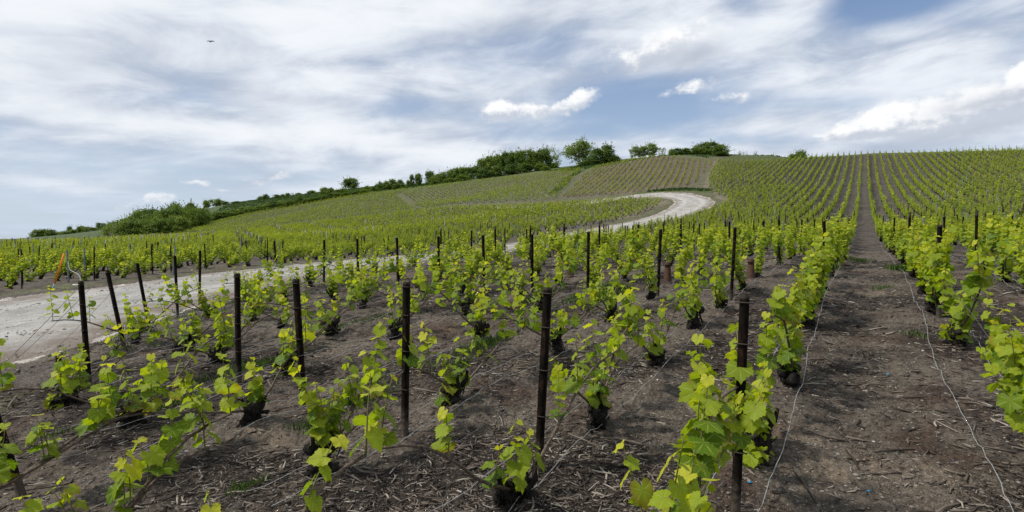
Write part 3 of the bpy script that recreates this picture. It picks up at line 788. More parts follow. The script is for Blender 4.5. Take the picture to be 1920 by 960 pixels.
def field(poly, az, pitch, gap, parcel, zone=None, seed=0, keep=.97, pg=6.0, grey=.18, org=(0, 0)):
    r = np.random.default_rng(seed); a = np.array(poly); dx, dy = math.sin(az), math.cos(az)
    Dd = a[:, 0] * dx + a[:, 1] * dy; tt = a[:, 0] * dy - a[:, 1] * dx
    for k in range(int(tt.min() / pitch) - 1, int(tt.max() / pitch) + 2):
        D = np.arange(Dd.min(), Dd.max(), gap); D = D + r.uniform(-.12, .12, len(D)) * gap + r.uniform(0, gap)
        t = k * pitch + r.normal(0, .04, len(D)); X = D * dx + t * dy; Y = D * dy - t * dx
        m = inpoly(X, Y, poly) & ok_frustum(X, Y, 2) & (r.random(len(X)) < keep)
        if zone: m &= zone(X, Y)
        if not m.any(): continue
        for x, y in zip(X[m], Y[m]): plan.append((x, y, math.pi / 2 - az, k, parcel))
        Dm = D[m]; Dp = np.arange(Dm.min() - .4, Dm.max() + 1, pg); Dp = Dp + np.r_[0, r.normal(0, .15, len(Dp) - 1)] if len(Dp) else Dp
        X = Dp * dx + k * pitch * dy; Y = Dp * dy - k * pitch * dx; m = ok_frustum(X, Y, 1) & inpoly(X, Y, [(p[0], p[1]) for p in poly])
        if zone: m &= zone(X, Y)
        for j, (x, y) in enumerate(zip(X[m], Y[m])): posts.append((x, y, r.normal(0, .03), r.normal(0, .03), 1.15 + r.uniform(-.05, .12), 'grey' if r.random() < grey else 'black', k, parcel))


field(POLY_B, math.radians(-76), 1.15, 1.3, 'L', lambda X, Y: (X < -.5 * Y + 1) & (np.hypot(X, Y) < 235), 2, .96, 7.0)
field(POLY_B, math.radians(52), 1.05, 1.15, 'B', lambda X, Y: (X > -.5 * Y + 1.6), 3, .97, 7.0, .22)
field(POLY_M2, math.radians(28), 1.2, 1.3, 'M', lambda X, Y: pdist(X, Y, TRACK) > 1.6, 5, .93, 9.0, .3)
field(POLY_M1, math.radians(-18), 1.25, 1.3, 'M', None, 6, .80, 9.0, .3)
field(POLY_C, math.radians(19.6), 1.35, 1.15, 'C', None, 7, .93, 9.0, .3)
# row-end posts along the lane that crosses the roadside vineyard
for s in np.linspace(0, 1, 20) ** 1.6:
    posts.append((-25.2 - 70 * s, 47 + 90 * s, rs.normal(0, .05), 0, 1.45, 'black' if rs.random() < .75 else 'grey', 900 + len(posts), 'L'))
for s in np.linspace(0, 1, 12) ** 1.4:
    posts.append((-34.5 - 85 * s, 37.5 + 105 * s, rs.normal(0, .04), 0, 1.4, 'black' if rs.random() < .6 else 'grey', 950, 'L'))

plan_a = np.array([(p[0], p[1], p[2]) for p in plan]); parc = np.array([p[4] for p in plan]); rowk = np.array([p[3] for p in plan])
dist = np.hypot(plan_a[:, 0], plan_a[:, 1])
pz = hz(plan_a[:, 0], plan_a[:, 1])
order = np.argsort(dist)
N_IND = 300
# outside the picture's edge a vine does not count among the largest ones
vis = ok_frustum(plan_a[:, 0], plan_a[:, 1], .35) & (np.abs(plan_a[:, 0]) < plan_a[:, 1] * .923 + .45) & (plan_a[:, 1] > 1.2)
order = order[vis[order] | (dist[order] > 30)]
ind = order[:N_IND]; rest = order[N_IND:]


def new_obj(name, data, parent=None, **props):
    o = bpy.data.objects.new(name, data); C.objects.link(o)
    if parent is not None: o.parent = parent
    for k, v in props.items(): o[k] = v
    return o


ORD = ['', 'first', 'second', 'third', 'fourth', 'fifth', 'sixth', 'seventh', 'eighth', 'ninth', 'tenth', 'eleventh', 'twelfth', 'thirteenth', 'fourteenth', 'fifteenth', 'sixteenth', 'seventeenth', 'eighteenth', 'nineteenth', 'twentieth']
def ordw(n):
    if n <= 20: return ORD[n]
    tens = {2: 'twenty', 3: 'thirty', 4: 'forty', 5: 'fifty'}[n // 10 if n % 10 else n // 10]
    return tens + ('-' + ORD[n % 10] if n % 10 else '') if n % 10 else {2: 'twentieth', 3: 'thirtieth', 4: 'fortieth', 5: 'fiftieth'}[n // 10]
def rowname(k, parcel, base=0):
    if parcel == 'A':
        if k == 0: return 'the aisle row on the road side'
        if k > 0: return 'the %s row roadward of the aisle' % ordw(k + 1)
        if k == -1: return 'the aisle row away from the road'
        return 'the %s row beyond the aisle' % ordw(-k)
    return 'the %s row across the gravel road' % ordw(k - base + 1)


def make_vines():
    near_meshes = {}
    def leafy(sh, fo, lod):
        b = Bag()
        for src, m in ((fo, 0), (sh, 1)):
            v, q, t, a, _, _ = src.arrays(); b.add(v, q, t, a, m)
        return b.mesh('foliage', [M['vine_leaf'], M['green_shoot']], smooth=lod == 2)
    def pack(seed, lod, vig):
        key = (seed, lod, vig)
        if key not in near_meshes:
            st, cs, sh, fo = vine(seed, lod, vig)
            near_meshes[key] = (st.mesh("stump", [M['old_bark']], smooth=False), [c.mesh("cane", [M['cane_bark']]) for c in cs], leafy(sh, fo, lod))
        return near_meshes[key]
    cnt = {}
    Lrows = sorted({int(rowk[i]) for i in ind if parc[i] != 'A'})
    rr = np.random.default_rng(8)
    for j, i in enumerate(ind):
        x, y, hd = plan_a[i]; d = dist[i]; k = int(rowk[i]); pc_ = parc[i]
        lod = 2 if d < 8.5 else 1
        if j < 46: seed = 100 + j
        else: seed = (300 if lod == 2 else 500) + int(rr.integers(0, 18))
        vig = (.8 if k >= 2 and d < 3.3 else .5 if k > 0 else (.6 if k == 0 and d < 4 else 1.15)) if d < 9 else (.66 if k > 6 and d < 21 else (.72 if k > 2 and d < 16 else 1.1))
        st, cs, fo = pack(seed, lod, vig)
        root = new_obj("grapevine", None); root.empty_display_size = .2
        flip = math.pi if (j >= 46 and rr.random() < .4) else 0
        root.location = (x, y, pz[i]); root.rotation_euler = (0, -.06 if not flip else .06, hd + flip + rr.normal(0, .06))
        s = rr.uniform(.9, 1.08); 
        if k <= 0 and pc_ == 'A' and d < 14: s *= 1.06
        if k > 6 and pc_ == 'A': s *= .95
        root.scale = (s, s, s)
        new_obj("stump", st, root); [new_obj("cane", c, root) for c in cs]; new_obj("foliage", fo, root)
        cnt[(pc_ if pc_ == 'A' else 'L', k)] = cnt.get((pc_ if pc_ == 'A' else 'L', k), 0) + 1
        n = cnt[(pc_ if pc_ == 'A' else 'L', k)]
        if pc_ == 'A': lab = 'young-leaved grapevine, %s plant of %s' % (ordw(n), rowname(k, 'A'))
        else: lab = 'young-leaved grapevine, %s plant of %s' % (ordw(n), rowname(Lrows.index(k), 'L'))
        root['label'] = lab; root['category'] = 'grapevine'; root['group'] = 'grapevines trained along the wires' if pc_ == 'A' else 'grapevines across the gravel road'
    # the rest as one mass
    bag = Bag()
    V0 = [vine(900 + s, 0, 1.3) for s in range(12)]; V1 = [vine(950 + s, -1, 1.1) for s in range(12)]; VY = [vine(980 + s, -1, .9) for s in range(8)]
    def flat(vv):
        b = Bag()
        for src, m in [(vv[0], 0)] + [(c, 0) for c in vv[1]] + [(vv[3], 1)]:
            v, q, t, a, _, _ = src.arrays(); b.add(v, q, t, a, m)
        return b.arrays()
    V0 = [flat(v) for v in V0]; V1 = [flat(v) for v in V1]; VY = [flat(v) for v in VY]
    r = np.random.default_rng(12)
    d = dist[rest]; young = np.isin(parc[rest], ['C'])
    cls = np.where(young, 2, np.where(d < 62, 0, 1)); var = r.integers(0, 96, len(rest)); flipm = r.random(len(rest)) < .5
    sc = r.uniform(.82, 1.1, len(rest)) * np.where(young, .92, 1.0) * np.where((parc[rest] == 'A') & (rowk[rest] > 6) & (d < 36), .85, 1) * np.where(parc[rest] == 'M', .96, 1)
    for c, lib in ((0, V0), (1, V1), (2, VY)):
        for vi, (v, q, t, a, qm, tm) in enumerate(lib):
            sel = np.where((cls == c) & (var % len(lib) == vi))[0]
            if not len(sel): continue
            P_ = plan_a[rest[sel]]; ang = P_[:, 2] + np.where(flipm[sel], math.pi, 0) + r.normal(0, .08, len(sel))
            s = sc[sel]; zs = s * r.uniform(.9, 1.1, len(sel))
            # keep rows slim: squeeze across the row
            vx = v[None, :, 0] * s[:, None]; vy = v[None, :, 1] * s[:, None] * .95; vz = v[None, :, 2] * zs[:, None]
            X = P_[:, 0, None] + vx * np.cos(ang)[:, None] - vy * np.sin(ang)[:, None]
            Y = P_[:, 1, None] + vx * np.sin(ang)[:, None] + vy * np.cos(ang)[:, None]
            Z = pz[rest[sel]][:, None] + vz
            # canes follow the slope of the ground along the row
            e = .6
            g0 = hz(P_[:, 0] + np.cos(ang) * e, P_[:, 1] + np.sin(ang) * e) - hz(P_[:, 0] - np.cos(ang) * e, P_[:, 1] - np.sin(ang) * e)
            Z = Z + vx * (g0 / (2 * e))[:, None]
            n = len(sel); off = (np.arange(n) * len(v))[:, None, None]
            at = np.tile(a[None], (n, 1, 1)); at[:, :, 2] = np.clip(at[:, :, 2] + r.normal(0, .12, (n, 1)), 0, 1)
            qq = (q[None] + off).reshape(-1, 4); tt = (t[None] + off).reshape(-1, 3)
            base = bag.n
            bag.v.append(np.stack([X, Y, Z], -1).reshape(-1, 3)); bag.a.append(at.reshape(-1, 3)); bag.n += n * len(v)
            if len(q): bag.q.append(qq + base); bag.qm.append(np.tile(qm, n))
            if len(t): bag.t.append(tt + base); bag.tm.append(np.tile(tm, n))
    me = bag.mesh("vineyard_foliage", [M['old_bark'], M['far_vine_leaf']], smooth=False)
    o = new_obj("distant_grapevines", me, None, kind='stuff', label='rows of small green grapevines covering the slopes far up the hill', category='grapevines')
    print("vines", len(plan), "stuff faces", len(me.polygons))


make_vines()


# ------------------------------------------------------------------ posts
def post_bag(H, near=False):
    b = Bag()
    w, d, th = .0225, .016, .003
    # rolled steel channel, open towards the row
    prof = [(-w, d), (-w, -d), (w, -d), (w, d), (w - .008, d), (w - .008, d - th), (w - th, d - th), (w - th, -d + th), (-w + th, -d + th), (-w + th, d - th), (-w + .008, d - th), (-w + .008, d)]
    if not near: prof = [(-w, d), (-w, -d), (w, -d), (w, d), (w - .008, d), (w - .008, -d + .012), (-w + .008, -d + .012), (-w + .008, d)]
    n = len(prof); zs = (-.25, H * .5, H)
    v = [(x, y, z) for z in zs for x, y in prof]
    q = [(r * n + i, r * n + (i + 1) % n, (r + 1) * n + (i + 1) % n, (r + 1) * n + i) for r in range(2) for i in range(n)]
    b.add(v, q)
    # top rim
    k = 2 * n
    if near:
        b.add([v[k + i] for i in range(n)], [(0, 1, 8, 9), (1, 2, 7, 8), (2, 3, 6, 7)][0:3] + [(3, 4, 5, 6), (0, 9, 10, 11)])
    else:
        b.add([v[k + i] for i in range(n)], [(0, 1, 6, 7), (1, 2, 5, 6), (2, 3, 4, 5)])
    return b
def hook_bag():
    b = Bag()
    for s in (-1, 1):
        tube(b, [(s * .022, 0, 0), (s * .040, 0, -.006), (s * .046, 0, .010), (s * .040, 0, .028)], (.0042, .0042, .004, .003), 5)
    tube(b, [(-.027, -.021, 0), (.027, -.021, 0)], .003, 5)
    return b


def make_posts():
    pa = np.array([(p[0], p[1]) for p in posts]); d = np.hypot(pa[:, 0], pa[:, 1]); o = np.argsort(d); z = hz(pa[:, 0], pa[:, 1])
    inr = (np.abs(pa[:, 0]) < pa[:, 1] * .923 + .3)
    o = o[inr[o] | (d[o] > 40)]
    meshes = {}
    hook = hook_bag().mesh("wire_hook", [M['black_steel']])
    cnt = {}
    Lrows = sorted({posts[i][6] for i in o[:300] if posts[i][7] != 'A'})
    yaw = math.atan2(-DX, DY) 
    for n_, i in enumerate(o[:300]):
        x, y, tx, ty, H, colr, k, pc_ = posts[i]
        near = d[i] < 9.5
        key = (round(H, 1), colr, near)
        if key not in meshes: meshes[key] = post_bag(key[0] if not near else 1.12, near).mesh("post", [M['black_steel' if colr == 'black' else 'galvanised_steel']], smooth=False)
        p = new_obj("vineyard_post", meshes[key])
        p.location = (x, y, z[i]); p.rotation_euler = (-ty, math.atan(tx), yaw)
        q = Matrix.Rotation(math.atan(tx), 4, 'Y') @ Matrix.Rotation(-ty, 4, 'X') @ Matrix.Rotation(yaw + (.2 if near else 0), 4, 'Z')
        p.rotation_euler = q.to_euler()
        pp = 'A' if pc_ == 'A' else 'L'
        cnt[(pp, k)] = cnt.get((pp, k), 0) + 1
        c = 'black steel' if colr == 'black' else 'grey galvanised'
        if k >= 900:
                cnt['lane'] = cnt.get('lane', 0) + 1
                p['label'] = '%s end post across the gravel road, %s of the diagonal line' % (c, ordw(cnt['lane'])); p['group'] = 'end posts in the diagonal line'
        else:
            p['label'] = '%s post, %s from the near end of %s' % (c, ordw(cnt[(pp, k)]), rowname(k if pp == 'A' else Lrows.index(k), pp))
            p['group'] = 'steel posts carrying the vine wires'
        p['category'] = 'post'
        if near:
            for zz in (H - .035, H - .24, H - .5, H - .78):
                hk = new_obj("wire_hook", hook, p); hk.location = (0, 0, zz)
    b = Bag()
    r = np.random.default_rng(3)
    for i in o[300:]:
        x, y, tx, ty, H, colr, k, pc_ = posts[i]
        if pc_ in 'MC': H *= .8
        w = .020 if d[i] < 100 else .024; H *= .93 if d[i] < 140 or pc_ != 'A' else 1
        m = 0 if colr == 'black' else 1
        v = [(x + sx * w + tx * zz, y + sy * w * .7 + ty * zz, z[i] + zz) for zz in (-.1, H) for sx, sy in ((-1, -1), (1, -1), (1, 1), (-1, 1))]
        b.add(v, [(0, 1, 5, 4), (1, 2, 6, 5), (2, 3, 7, 6), (3, 0, 4, 7), (4, 5, 6, 7)], None, None, m)
    me = b.mesh("posts", [M['black_steel'], M['galvanised_steel']], smooth=False)
    new_obj("distant_vineyard_posts", me, None, kind='stuff', label='hundreds of thin dark and grey posts standing among the far vine rows', category='posts')
    print("posts", len(posts))


make_posts()


# ------------------------------------------------------------------ wires
def make_wires():
    r = np.random.default_rng(21)
    def run(t, D0, D1, hgt, wav, rad, step=.11):
        D = np.arange(D0, D1, step); 
        tt = t + fbm(D * .35, D * 0 + t * 7, 3, 2) * wav * 2 + fbm(D * 3.1, D * 0 + t * 3, 2, 4) * wav * .28
        X, Y = xy(D, tt); z = (surf(X, Y) if wav > .015 else hz(X, Y)) + hgt + .03 + (fbm(D * .6, D * 0 + t, 2, 6)) * .04
        b = Bag(); tube(b, np.stack([X, Y, z], -1), rad * .75, 4, cap=False); return b
    for k in range(-4, 13):
        t = rowt(k)
        D1 = 30 if k < 3 else 20
        st = 1.8 if k <= 4 else {5: 2.5, 6: 2.8, 7: 3.4, 8: 4.2, 9: 5.2, 10: 6.2, 11: 7.4, 12: 8.6}[k]
        if k < -1: st = 2.0 - k * 1.4
        for j, off in enumerate((.10, -.16)):
            if k == -1: off = (-.2, .18)[j]
            b = run(t + off, st, D1 - j * 4, (.035 + .03 * j) * (1 if k < 1 else .7), .05, .0030)
            o = new_obj("slack_wire", b.mesh("wire", [M['wire_metal']]))
            o['label'] = ('slack silver ground wire on the aisle side of ' if j == 0 else 'slack silver ground wire on the outer side of ') + rowname(k, 'A')
            o['category'] = 'wire'; o['group'] = 'slack foliage wires'
        b = run(t, st, D1 + 6, .47, .008, .0028)
        o = new_obj("trellis_wire", b.mesh("wire", [M['dark_wire']]))
        o['label'] = 'taut dark carrying wire half a metre up along ' + rowname(k, 'A'); o['category'] = 'wire'; o['group'] = 'taut carrying wires'
    # guy wires from the leaning end posts down to their anchors
    for (x, y, tx, ty), (ax, ay), lab in (((-4.30, 5.60, -.055, 0), (-4.75, 4.35), 'dark guy wire from the leaning end post with the white strap down to the verge'),
                                 ((-5.12, 7.3, -.235, .05), (-5.95, 6.3), 'dark guy wire from the strongly tilted end post down towards the road'),
                                 ((-5.6, 8.55, -.17, 0), (-6.3, 7.5), 'dark guy wire from the third roadside end post down to the gravel edge')):
        H = 1.08; z0 = float(hz(x, y)); b = Bag()
        p0 = np.array((x + tx * H, y + ty * H, z0 + H)); p1 = np.array((ax, ay, float(hz(ax, ay)) - .02))
        s = np.linspace(0, 1, 14)[:, None]; tube(b, p0 * (1 - s) + p1 * s - np.array((0, 0, .04)) * np.sin(s * 3.14), .0028, 4, cap=False)
        new_obj("guy_wire", b.mesh("wire", [M['dark_wire']]), None, label=lab, category='wire')


make_wires()

# ------------------------------------------------------------------ trees on the ridge and the thicket
TREES = [(-257.3,300.0,5.2,4.8,'shrub'),(-255.2,302.0,5.8,4.6,'round'),(-248.1,298.0,5.2,4.3,'round'),(-245.2,300.0,6.3,2.8,'shrub'),(-238.2,296.0,5.7,2.6,'shrub'),(-243.1,305.0,2.6,5.4,'dark'),(-234.7,298.0,6.3,3.1,'round'),(-229.7,296.0,4.6,4.9,'round'),(-220.8,290.0,5.6,3.2,'round'),(-212.5,284.0,5.5,2.1,'round'),(-207.3,280.0,4.3,4.0,'round'),(-196.8,270.0,5.2,1.1,'shrub'),(-162.2,295.0,4.0,4.9,'round'),(-155.0,292.0,6.2,3.8,'round'),(-149.5,290.0,3.9,1.7,'shrub'),(-143.3,290.0,4.5,1.0,'shrub'),(-131.1,290.0,3.6,2.0,'shrub'),(-127.4,288.0,3.3,2.8,'round'),(-121.6,288.0,3.9,2.1,'shrub'),(-118.8,288.0,2.2,1.8,'round'),(-116.3,288.0,2.8,2.0,'shrub'),(-113.5,288.0,2.2,1.7,'sparse'),(-110.5,288.0,3.0,1.6,'shrub'),(-103.1,286.0,4.4,1.9,'shrub'),(-86.3,255.0,4.4,3.8,'shrub'),(-82.1,252.0,4.4,3.4,'shrub'),(-77.7,248.0,3.8,2.7,'shrub'),(-75.5,250.0,3.6,2.4,'shrub'),(-87.3,228.0,3.9,3.7,'dark'),(-82.8,285.0,8.2,6.4,'round'),(-60.2,232.0,2.7,2.9,'shrub'),(-57.9,230.0,2.2,2.3,'shrub'),(-56.2,230.0,2.2,2.9,'dark'),(-53.7,228.0,3.1,3.8,'shrub'),(-51.5,228.0,3.3,3.9,'shrub'),(-48.2,226.0,4.3,4.2,'shrub'),(-44.8,224.0,3.4,3.6,'shrub'),(-41.6,222.0,1.5,3.0,'shrub'),(-40.1,222.0,2.1,4.9,'round'),(-37.4,222.0,3.2,5.6,'round'),(-32.6,220.0,4.2,5.6,'round'),(-29.6,212.0,3.7,3.0,'shrub'),(-28.7,218.0,4.6,4.3,'shrub'),(-25.5,217.0,4.6,4.5,'round'),(-22.8,208.0,4.0,1.7,'shrub'),(-22.2,216.0,4.6,5.3,'round'),(-19.6,215.0,4.5,5.3,'round'),(-17.1,214.0,4.5,5.4,'round'),(-14.2,214.0,4.5,5.4,'round'),(-11.5,213.0,4.1,8.1,'round'),(-8.4,213.0,5.3,8.9,'round'),(-5.1,212.0,5.3,8.7,'round'),(-1.8,212.0,4.9,8.8,'round'),(0.6,216.0,3.7,8.6,'round'),(2.9,212.0,4.9,8.6,'round'),(5.7,212.0,4.9,8.6,'round'),(9.0,212.0,4.9,8.0,'round'),(12.1,213.0,6.1,8.2,'dark'),(14.9,222.0,5.6,8.7,'sparse'),(18.3,226.0,4.8,8.0,'sparse'),(16.2,210.0,3.2,2.0,'shrub'),(-17.8,206.0,4.8,2.3,'shrub'),(-10.8,204.0,4.7,3.7,'dark'),(-5.9,203.0,4.7,4.2,'dark'),(-0.6,202.0,5.1,3.9,'dark'),(4.9,202.0,5.1,3.5,'dark'),(10.1,202.0,4.3,2.8,'shrub'),(12.2,198.0,3.4,1.4,'shrub'),(27.0,225.0,12.5,10.8,'airy'),(23.7,184.0,4.2,1.7,'shrub'),(26.2,184.0,4.2,2.7,'dark'),(28.8,186.0,4.7,5.4,'dark'),(32.0,188.0,5.8,6.4,'dark'),(34.0,186.0,3.2,2.7,'shrub'),(35.8,186.0,2.5,1.2,'shrub'),(52.8,240.0,4.2,5.8,'airy'),(56.5,242.0,4.7,5.4,'airy'),(59.5,240.0,7.4,6.7,'airy'),(63.9,240.0,3.0,4.8,'sparse'),(65.9,242.0,2.1,4.8,'sparse'),(48.3,168.0,2.3,2.3,'shrub'),(48.6,164.0,3.5,2.2,'dark'),(51.1,164.0,3.5,2.1,'shrub'),(53.5,164.0,3.2,2.5,'dark'),(55.8,163.0,4.4,3.8,'shrub'),(57.2,160.0,4.9,3.8,'dark'),(58.9,158.0,4.3,3.3,'shrub'),(58.0,154.0,3.6,1.2,'dark'),(81.6,205.0,2.4,5.2,'blossom'),(83.6,205.0,2.8,6.1,'blossom'),(85.4,205.0,3.5,6.7,'blossom'),(89.5,205.0,3.0,6.6,'blossom'),(92.4,205.0,2.8,6.3,'sparse'),(95.8,205.0,1.8,7.5,'sparse'),(89.5,178.0,3.1,5.0,'shrub'),(91.7,178.0,4.1,5.5,'shrub'),(-170.7,238.0,7.1,3.9,'shrub'),(-169.3,238.0,6.4,4.0,'shrub'),(-165.9,238.0,5.3,6.1,'shrub'),(-162.9,238.0,6.0,6.3,'shrub'),(-160.9,238.0,5.0,8.1,'shrub'),(-156.8,238.0,5.5,9.6,'shrub'),(-154.5,238.0,7.1,8.4,'dark'),(-152.4,238.0,5.3,7.1,'round'),(-148.5,238.0,6.6,8.0,'round'),(-145.8,238.0,6.2,7.6,'shrub'),(-144.4,238.0,6.0,9.5,'shrub'),(-140.5,238.0,5.0,7.1,'shrub'),(-138.0,238.0,5.5,9.5,'dark'),(-135.9,238.0,6.9,7.0,'round'),(-132.0,238.0,5.3,5.2,'shrub'),(-161.1,224.0,6.2,5.3,'round'),(-158.7,224.0,6.2,5.7,'dark'),(-156.6,224.0,5.8,5.7,'shrub'),(-152.7,224.0,6.2,7.0,'shrub'),(-150.1,224.0,6.9,7.0,'shrub'),(-147.8,224.0,5.6,8.9,'dark'),(-146.0,224.0,6.7,7.5,'dark'),(-141.9,224.0,5.4,8.5,'shrub'),(-141.3,224.0,5.2,9.0,'round'),(-138.5,224.0,5.8,7.6,'shrub'),(-134.8,224.0,6.2,8.9,'round'),(-132.7,224.0,5.4,8.4,'round'),(-129.2,224.0,6.7,7.0,'round'),(-128.2,224.0,5.8,6.7,'round'),(-125.4,224.0,6.5,7.1,'shrub'),(-148.6,208.0,6.4,5.3,'shrub'),(-147.8,208.0,4.8,5.6,'dark'),(-145.2,208.0,5.8,5.9,'shrub'),(-141.8,208.0,5.8,8.0,'shrub'),(-139.8,208.0,5.0,8.9,'shrub'),(-138.2,208.0,5.8,7.4,'shrub'),(-135.0,208.0,5.4,5.7,'shrub'),(-132.0,208.0,6.4,6.0,'shrub'),(-131.4,208.0,5.2,7.5,'shrub'),(-128.6,208.0,5.2,8.6,'round'),(-125.0,208.0,5.8,9.2,'shrub'),(-123.2,208.0,5.0,6.8,'shrub'),(-121.4,208.0,4.6,7.0,'shrub'),(-118.2,208.0,4.6,7.1,'shrub'),(-116.2,208.0,4.6,6.3,'shrub'),(-139.5,194.0,5.8,4.7,'round'),(-136.7,194.0,4.9,5.8,'shrub'),(-134.5,194.0,5.4,4.9,'shrub'),(-132.1,194.0,6.0,4.5,'dark'),(-130.8,194.0,4.7,5.9,'shrub'),(-127.4,194.0,5.2,4.2,'round'),(-125.9,194.0,4.9,4.3,'shrub'),(-123.1,194.0,5.6,5.9,'round'),(-119.6,194.0,4.7,5.4,'dark'),(-117.9,194.0,5.8,5.7,'shrub'),(-115.1,194.0,5.0,4.6,'round'),(-129.8,182.0,4.0,5.0,'blossom'),(-127.2,182.0,5.4,5.8,'shrub'),(-124.1,182.0,4.9,5.6,'dark'),(-120.2,182.0,4.7,5.7,'shrub'),(-117.1,182.0,5.2,4.9,'shrub'),(-114.3,182.0,4.4,4.9,'round'),(-112.2,182.0,4.7,5.0,'round'),(-108.3,182.0,4.7,4.9,'shrub'),(-124.2,222.0,5.1,2.0,'dark'),(-127.4,232.0,5.4,3.4,'shrub'),(-128.4,238.0,3.9,2.0,'shrub'),(-126.1,238.0,5.0,3.5,'shrub'),(-123.3,238.0,4.6,3.1,'shrub'),(-120.8,238.0,3.9,2.6,'shrub'),(-118.3,237.0,4.8,2.8,'shrub'),(-116.0,236.0,4.8,2.1,'shrub'),(-113.2,235.0,3.6,2.9,'shrub'),(-110.2,233.0,4.5,2.9,'shrub'),(-107.7,232.0,4.9,2.0,'shrub'),(-104.4,230.0,4.0,3.0,'shrub'),(-101.7,229.0,3.7,2.3,'shrub'),(-99.3,228.0,4.4,3.1,'shrub'),(-96.9,228.0,4.4,3.2,'dark'),(-94.9,228.0,4.6,2.9,'shrub'),(-92.3,227.0,5.0,2.0,'shrub'),(-90.1,227.0,5.0,2.3,'dark'),(-87.5,227.0,4.4,2.1,'shrub'),(-85.1,227.0,3.7,1.6,'dark'),(-82.7,227.0,3.7,1.8,'shrub'),(-80.5,227.0,4.8,1.8,'dark'),(-78.6,227.0,4.1,1.8,'shrub'),(-76.5,228.0,4.2,2.4,'shrub'),(-74.1,228.0,4.8,2.3,'dark'),(-71.5,228.0,3.5,2.0,'shrub'),(-69.5,228.0,3.7,1.7,'shrub'),(-67.4,227.0,3.5,1.8,'dark'),(-65.0,227.0,4.1,1.9,'dark'),(-62.4,226.0,4.1,2.3,'dark'),(-60.2,226.0,4.6,1.8,'shrub')]


def crown_mesh(kind, seed):
    """crown of leaf clumps in a unit box: height 1, width 1, foot at z = 0"""
    r = np.random.default_rng(seed); b = Bag(); pos = []; out = []
    z0 = {'round': .03, 'shrub': .0, 'dark': .0, 'airy': .12, 'sparse': .06, 'blossom': .0}[kind]
    ncl = {'round': 46, 'shrub': 44, 'dark': 46, 'airy': 60, 'sparse': 26, 'blossom': 26}[kind]
    per = {'round': 110, 'shrub': 110, 'dark': 120, 'airy': 75, 'sparse': 40, 'blossom': 60}[kind]
    cr = {'round': .17, 'shrub': .18, 'dark': .18, 'airy': .12, 'sparse': .12, 'blossom': .15}[kind]
    lean = r.normal(0, .05, 2); lobes = r.uniform(.75, 1.08, 8); lz = r.uniform(.86, 1.0)
    for i in range(ncl):
        a = r.uniform(0, 2 * math.pi); u = r.random() ** (.85 if kind in ('round', 'airy') else 1.15); rad = r.random() ** .42
        lb = lobes[int(a / (2 * math.pi) * 8) % 8]
        zc = z0 + .05 + (.90 * lz - z0 - .05) * u
        pw = {'round': .46, 'airy': .48, 'sparse': .5, 'shrub': .34, 'dark': .36, 'blossom': .34}[kind]
        w = .40 * lb * max(.12, 1 - ((u - pw) / .62) ** 2) ** .5
        c = np.array((math.cos(a) * rad * w + lean[0] * u, math.sin(a) * rad * w + lean[1] * u, zc))
        s = cr * r.uniform(.7, 1.35)
        n = int(per * r.uniform(.7, 1.3))
        g = r.normal(0, 1, (n, 3)); g /= np.linalg.norm(g, axis=1)[:, None]
        q = c + g * (r.random((n, 1)) ** .45) * s * np.array((1, 1, .8))
        pos.append(q); out.append(g)
        if i % 2 == 0:      # ragged sprigs leaving the outline
            dirv = c - np.array((0, 0, .35)); dirv /= np.linalg.norm(dirv) + 1e-6
            m = 14; t_ = r.random((m, 1)) ** .7
            pos.append(c + dirv * t_ * s * 1.8 + r.normal(0, .012, (m, 3))); out.append(np.tile(dirv, (m, 1)))
    pos = np.concatenate(pos); out = np.concatenate(out); n = len(pos)
    pos[:, 2] = np.maximum(pos[:, 2], .01)
    ax = r.normal(0, 1, (n, 3)); nr = out * .8 + r.normal(0, .6, (n, 3)) + (0, 0, .5)
    sz = r.uniform(.026, .050, n) * (1.0 if kind in ('round', 'shrub', 'dark') else .8)
    rn = np.clip(r.normal(.45, .22, n), 0, 1)
    add_leaves(b, pos, ax, nr, sz, rn, 0, r)
    return b


def trunk_mesh(kind, seed):
    r = np.random.default_rng(seed); b = Bag()
    multi = kind in ('shrub', 'dark', 'blossom', 'sparse')
    H = .62 if kind in ('round', 'airy') else .5
    n = 6; s = np.linspace(0, 1, n)
    x = np.cumsum(r.normal(0, .008, n)); y = np.cumsum(r.normal(0, .008, n)); z = -.04 + s * (H + .04)
    tube(b, np.stack([x, y, z], -1), np.linspace(.022, .009, n) * (1 if not multi else .6), 7)
    for i in range(7 if not multi else 8):
        h0 = r.uniform(.22, .9) * H if not multi else r.uniform(.0, .3)
        a = r.uniform(0, 6.28); L = r.uniform(.18, .34); px_, py_ = np.interp(h0, z, x), np.interp(h0, z, y)
        p0 = np.array((px_, py_, h0)); p2 = p0 + np.array((math.cos(a) * L * .8, math.sin(a) * L * .8, L * r.uniform(.7, 1.2)))
        p1 = (p0 + p2) / 2 + np.array((math.cos(a) * .04, math.sin(a) * .04, -.02))
        tube(b, [p0, p1, p2], (.014, .009, .004), 5)
    return b


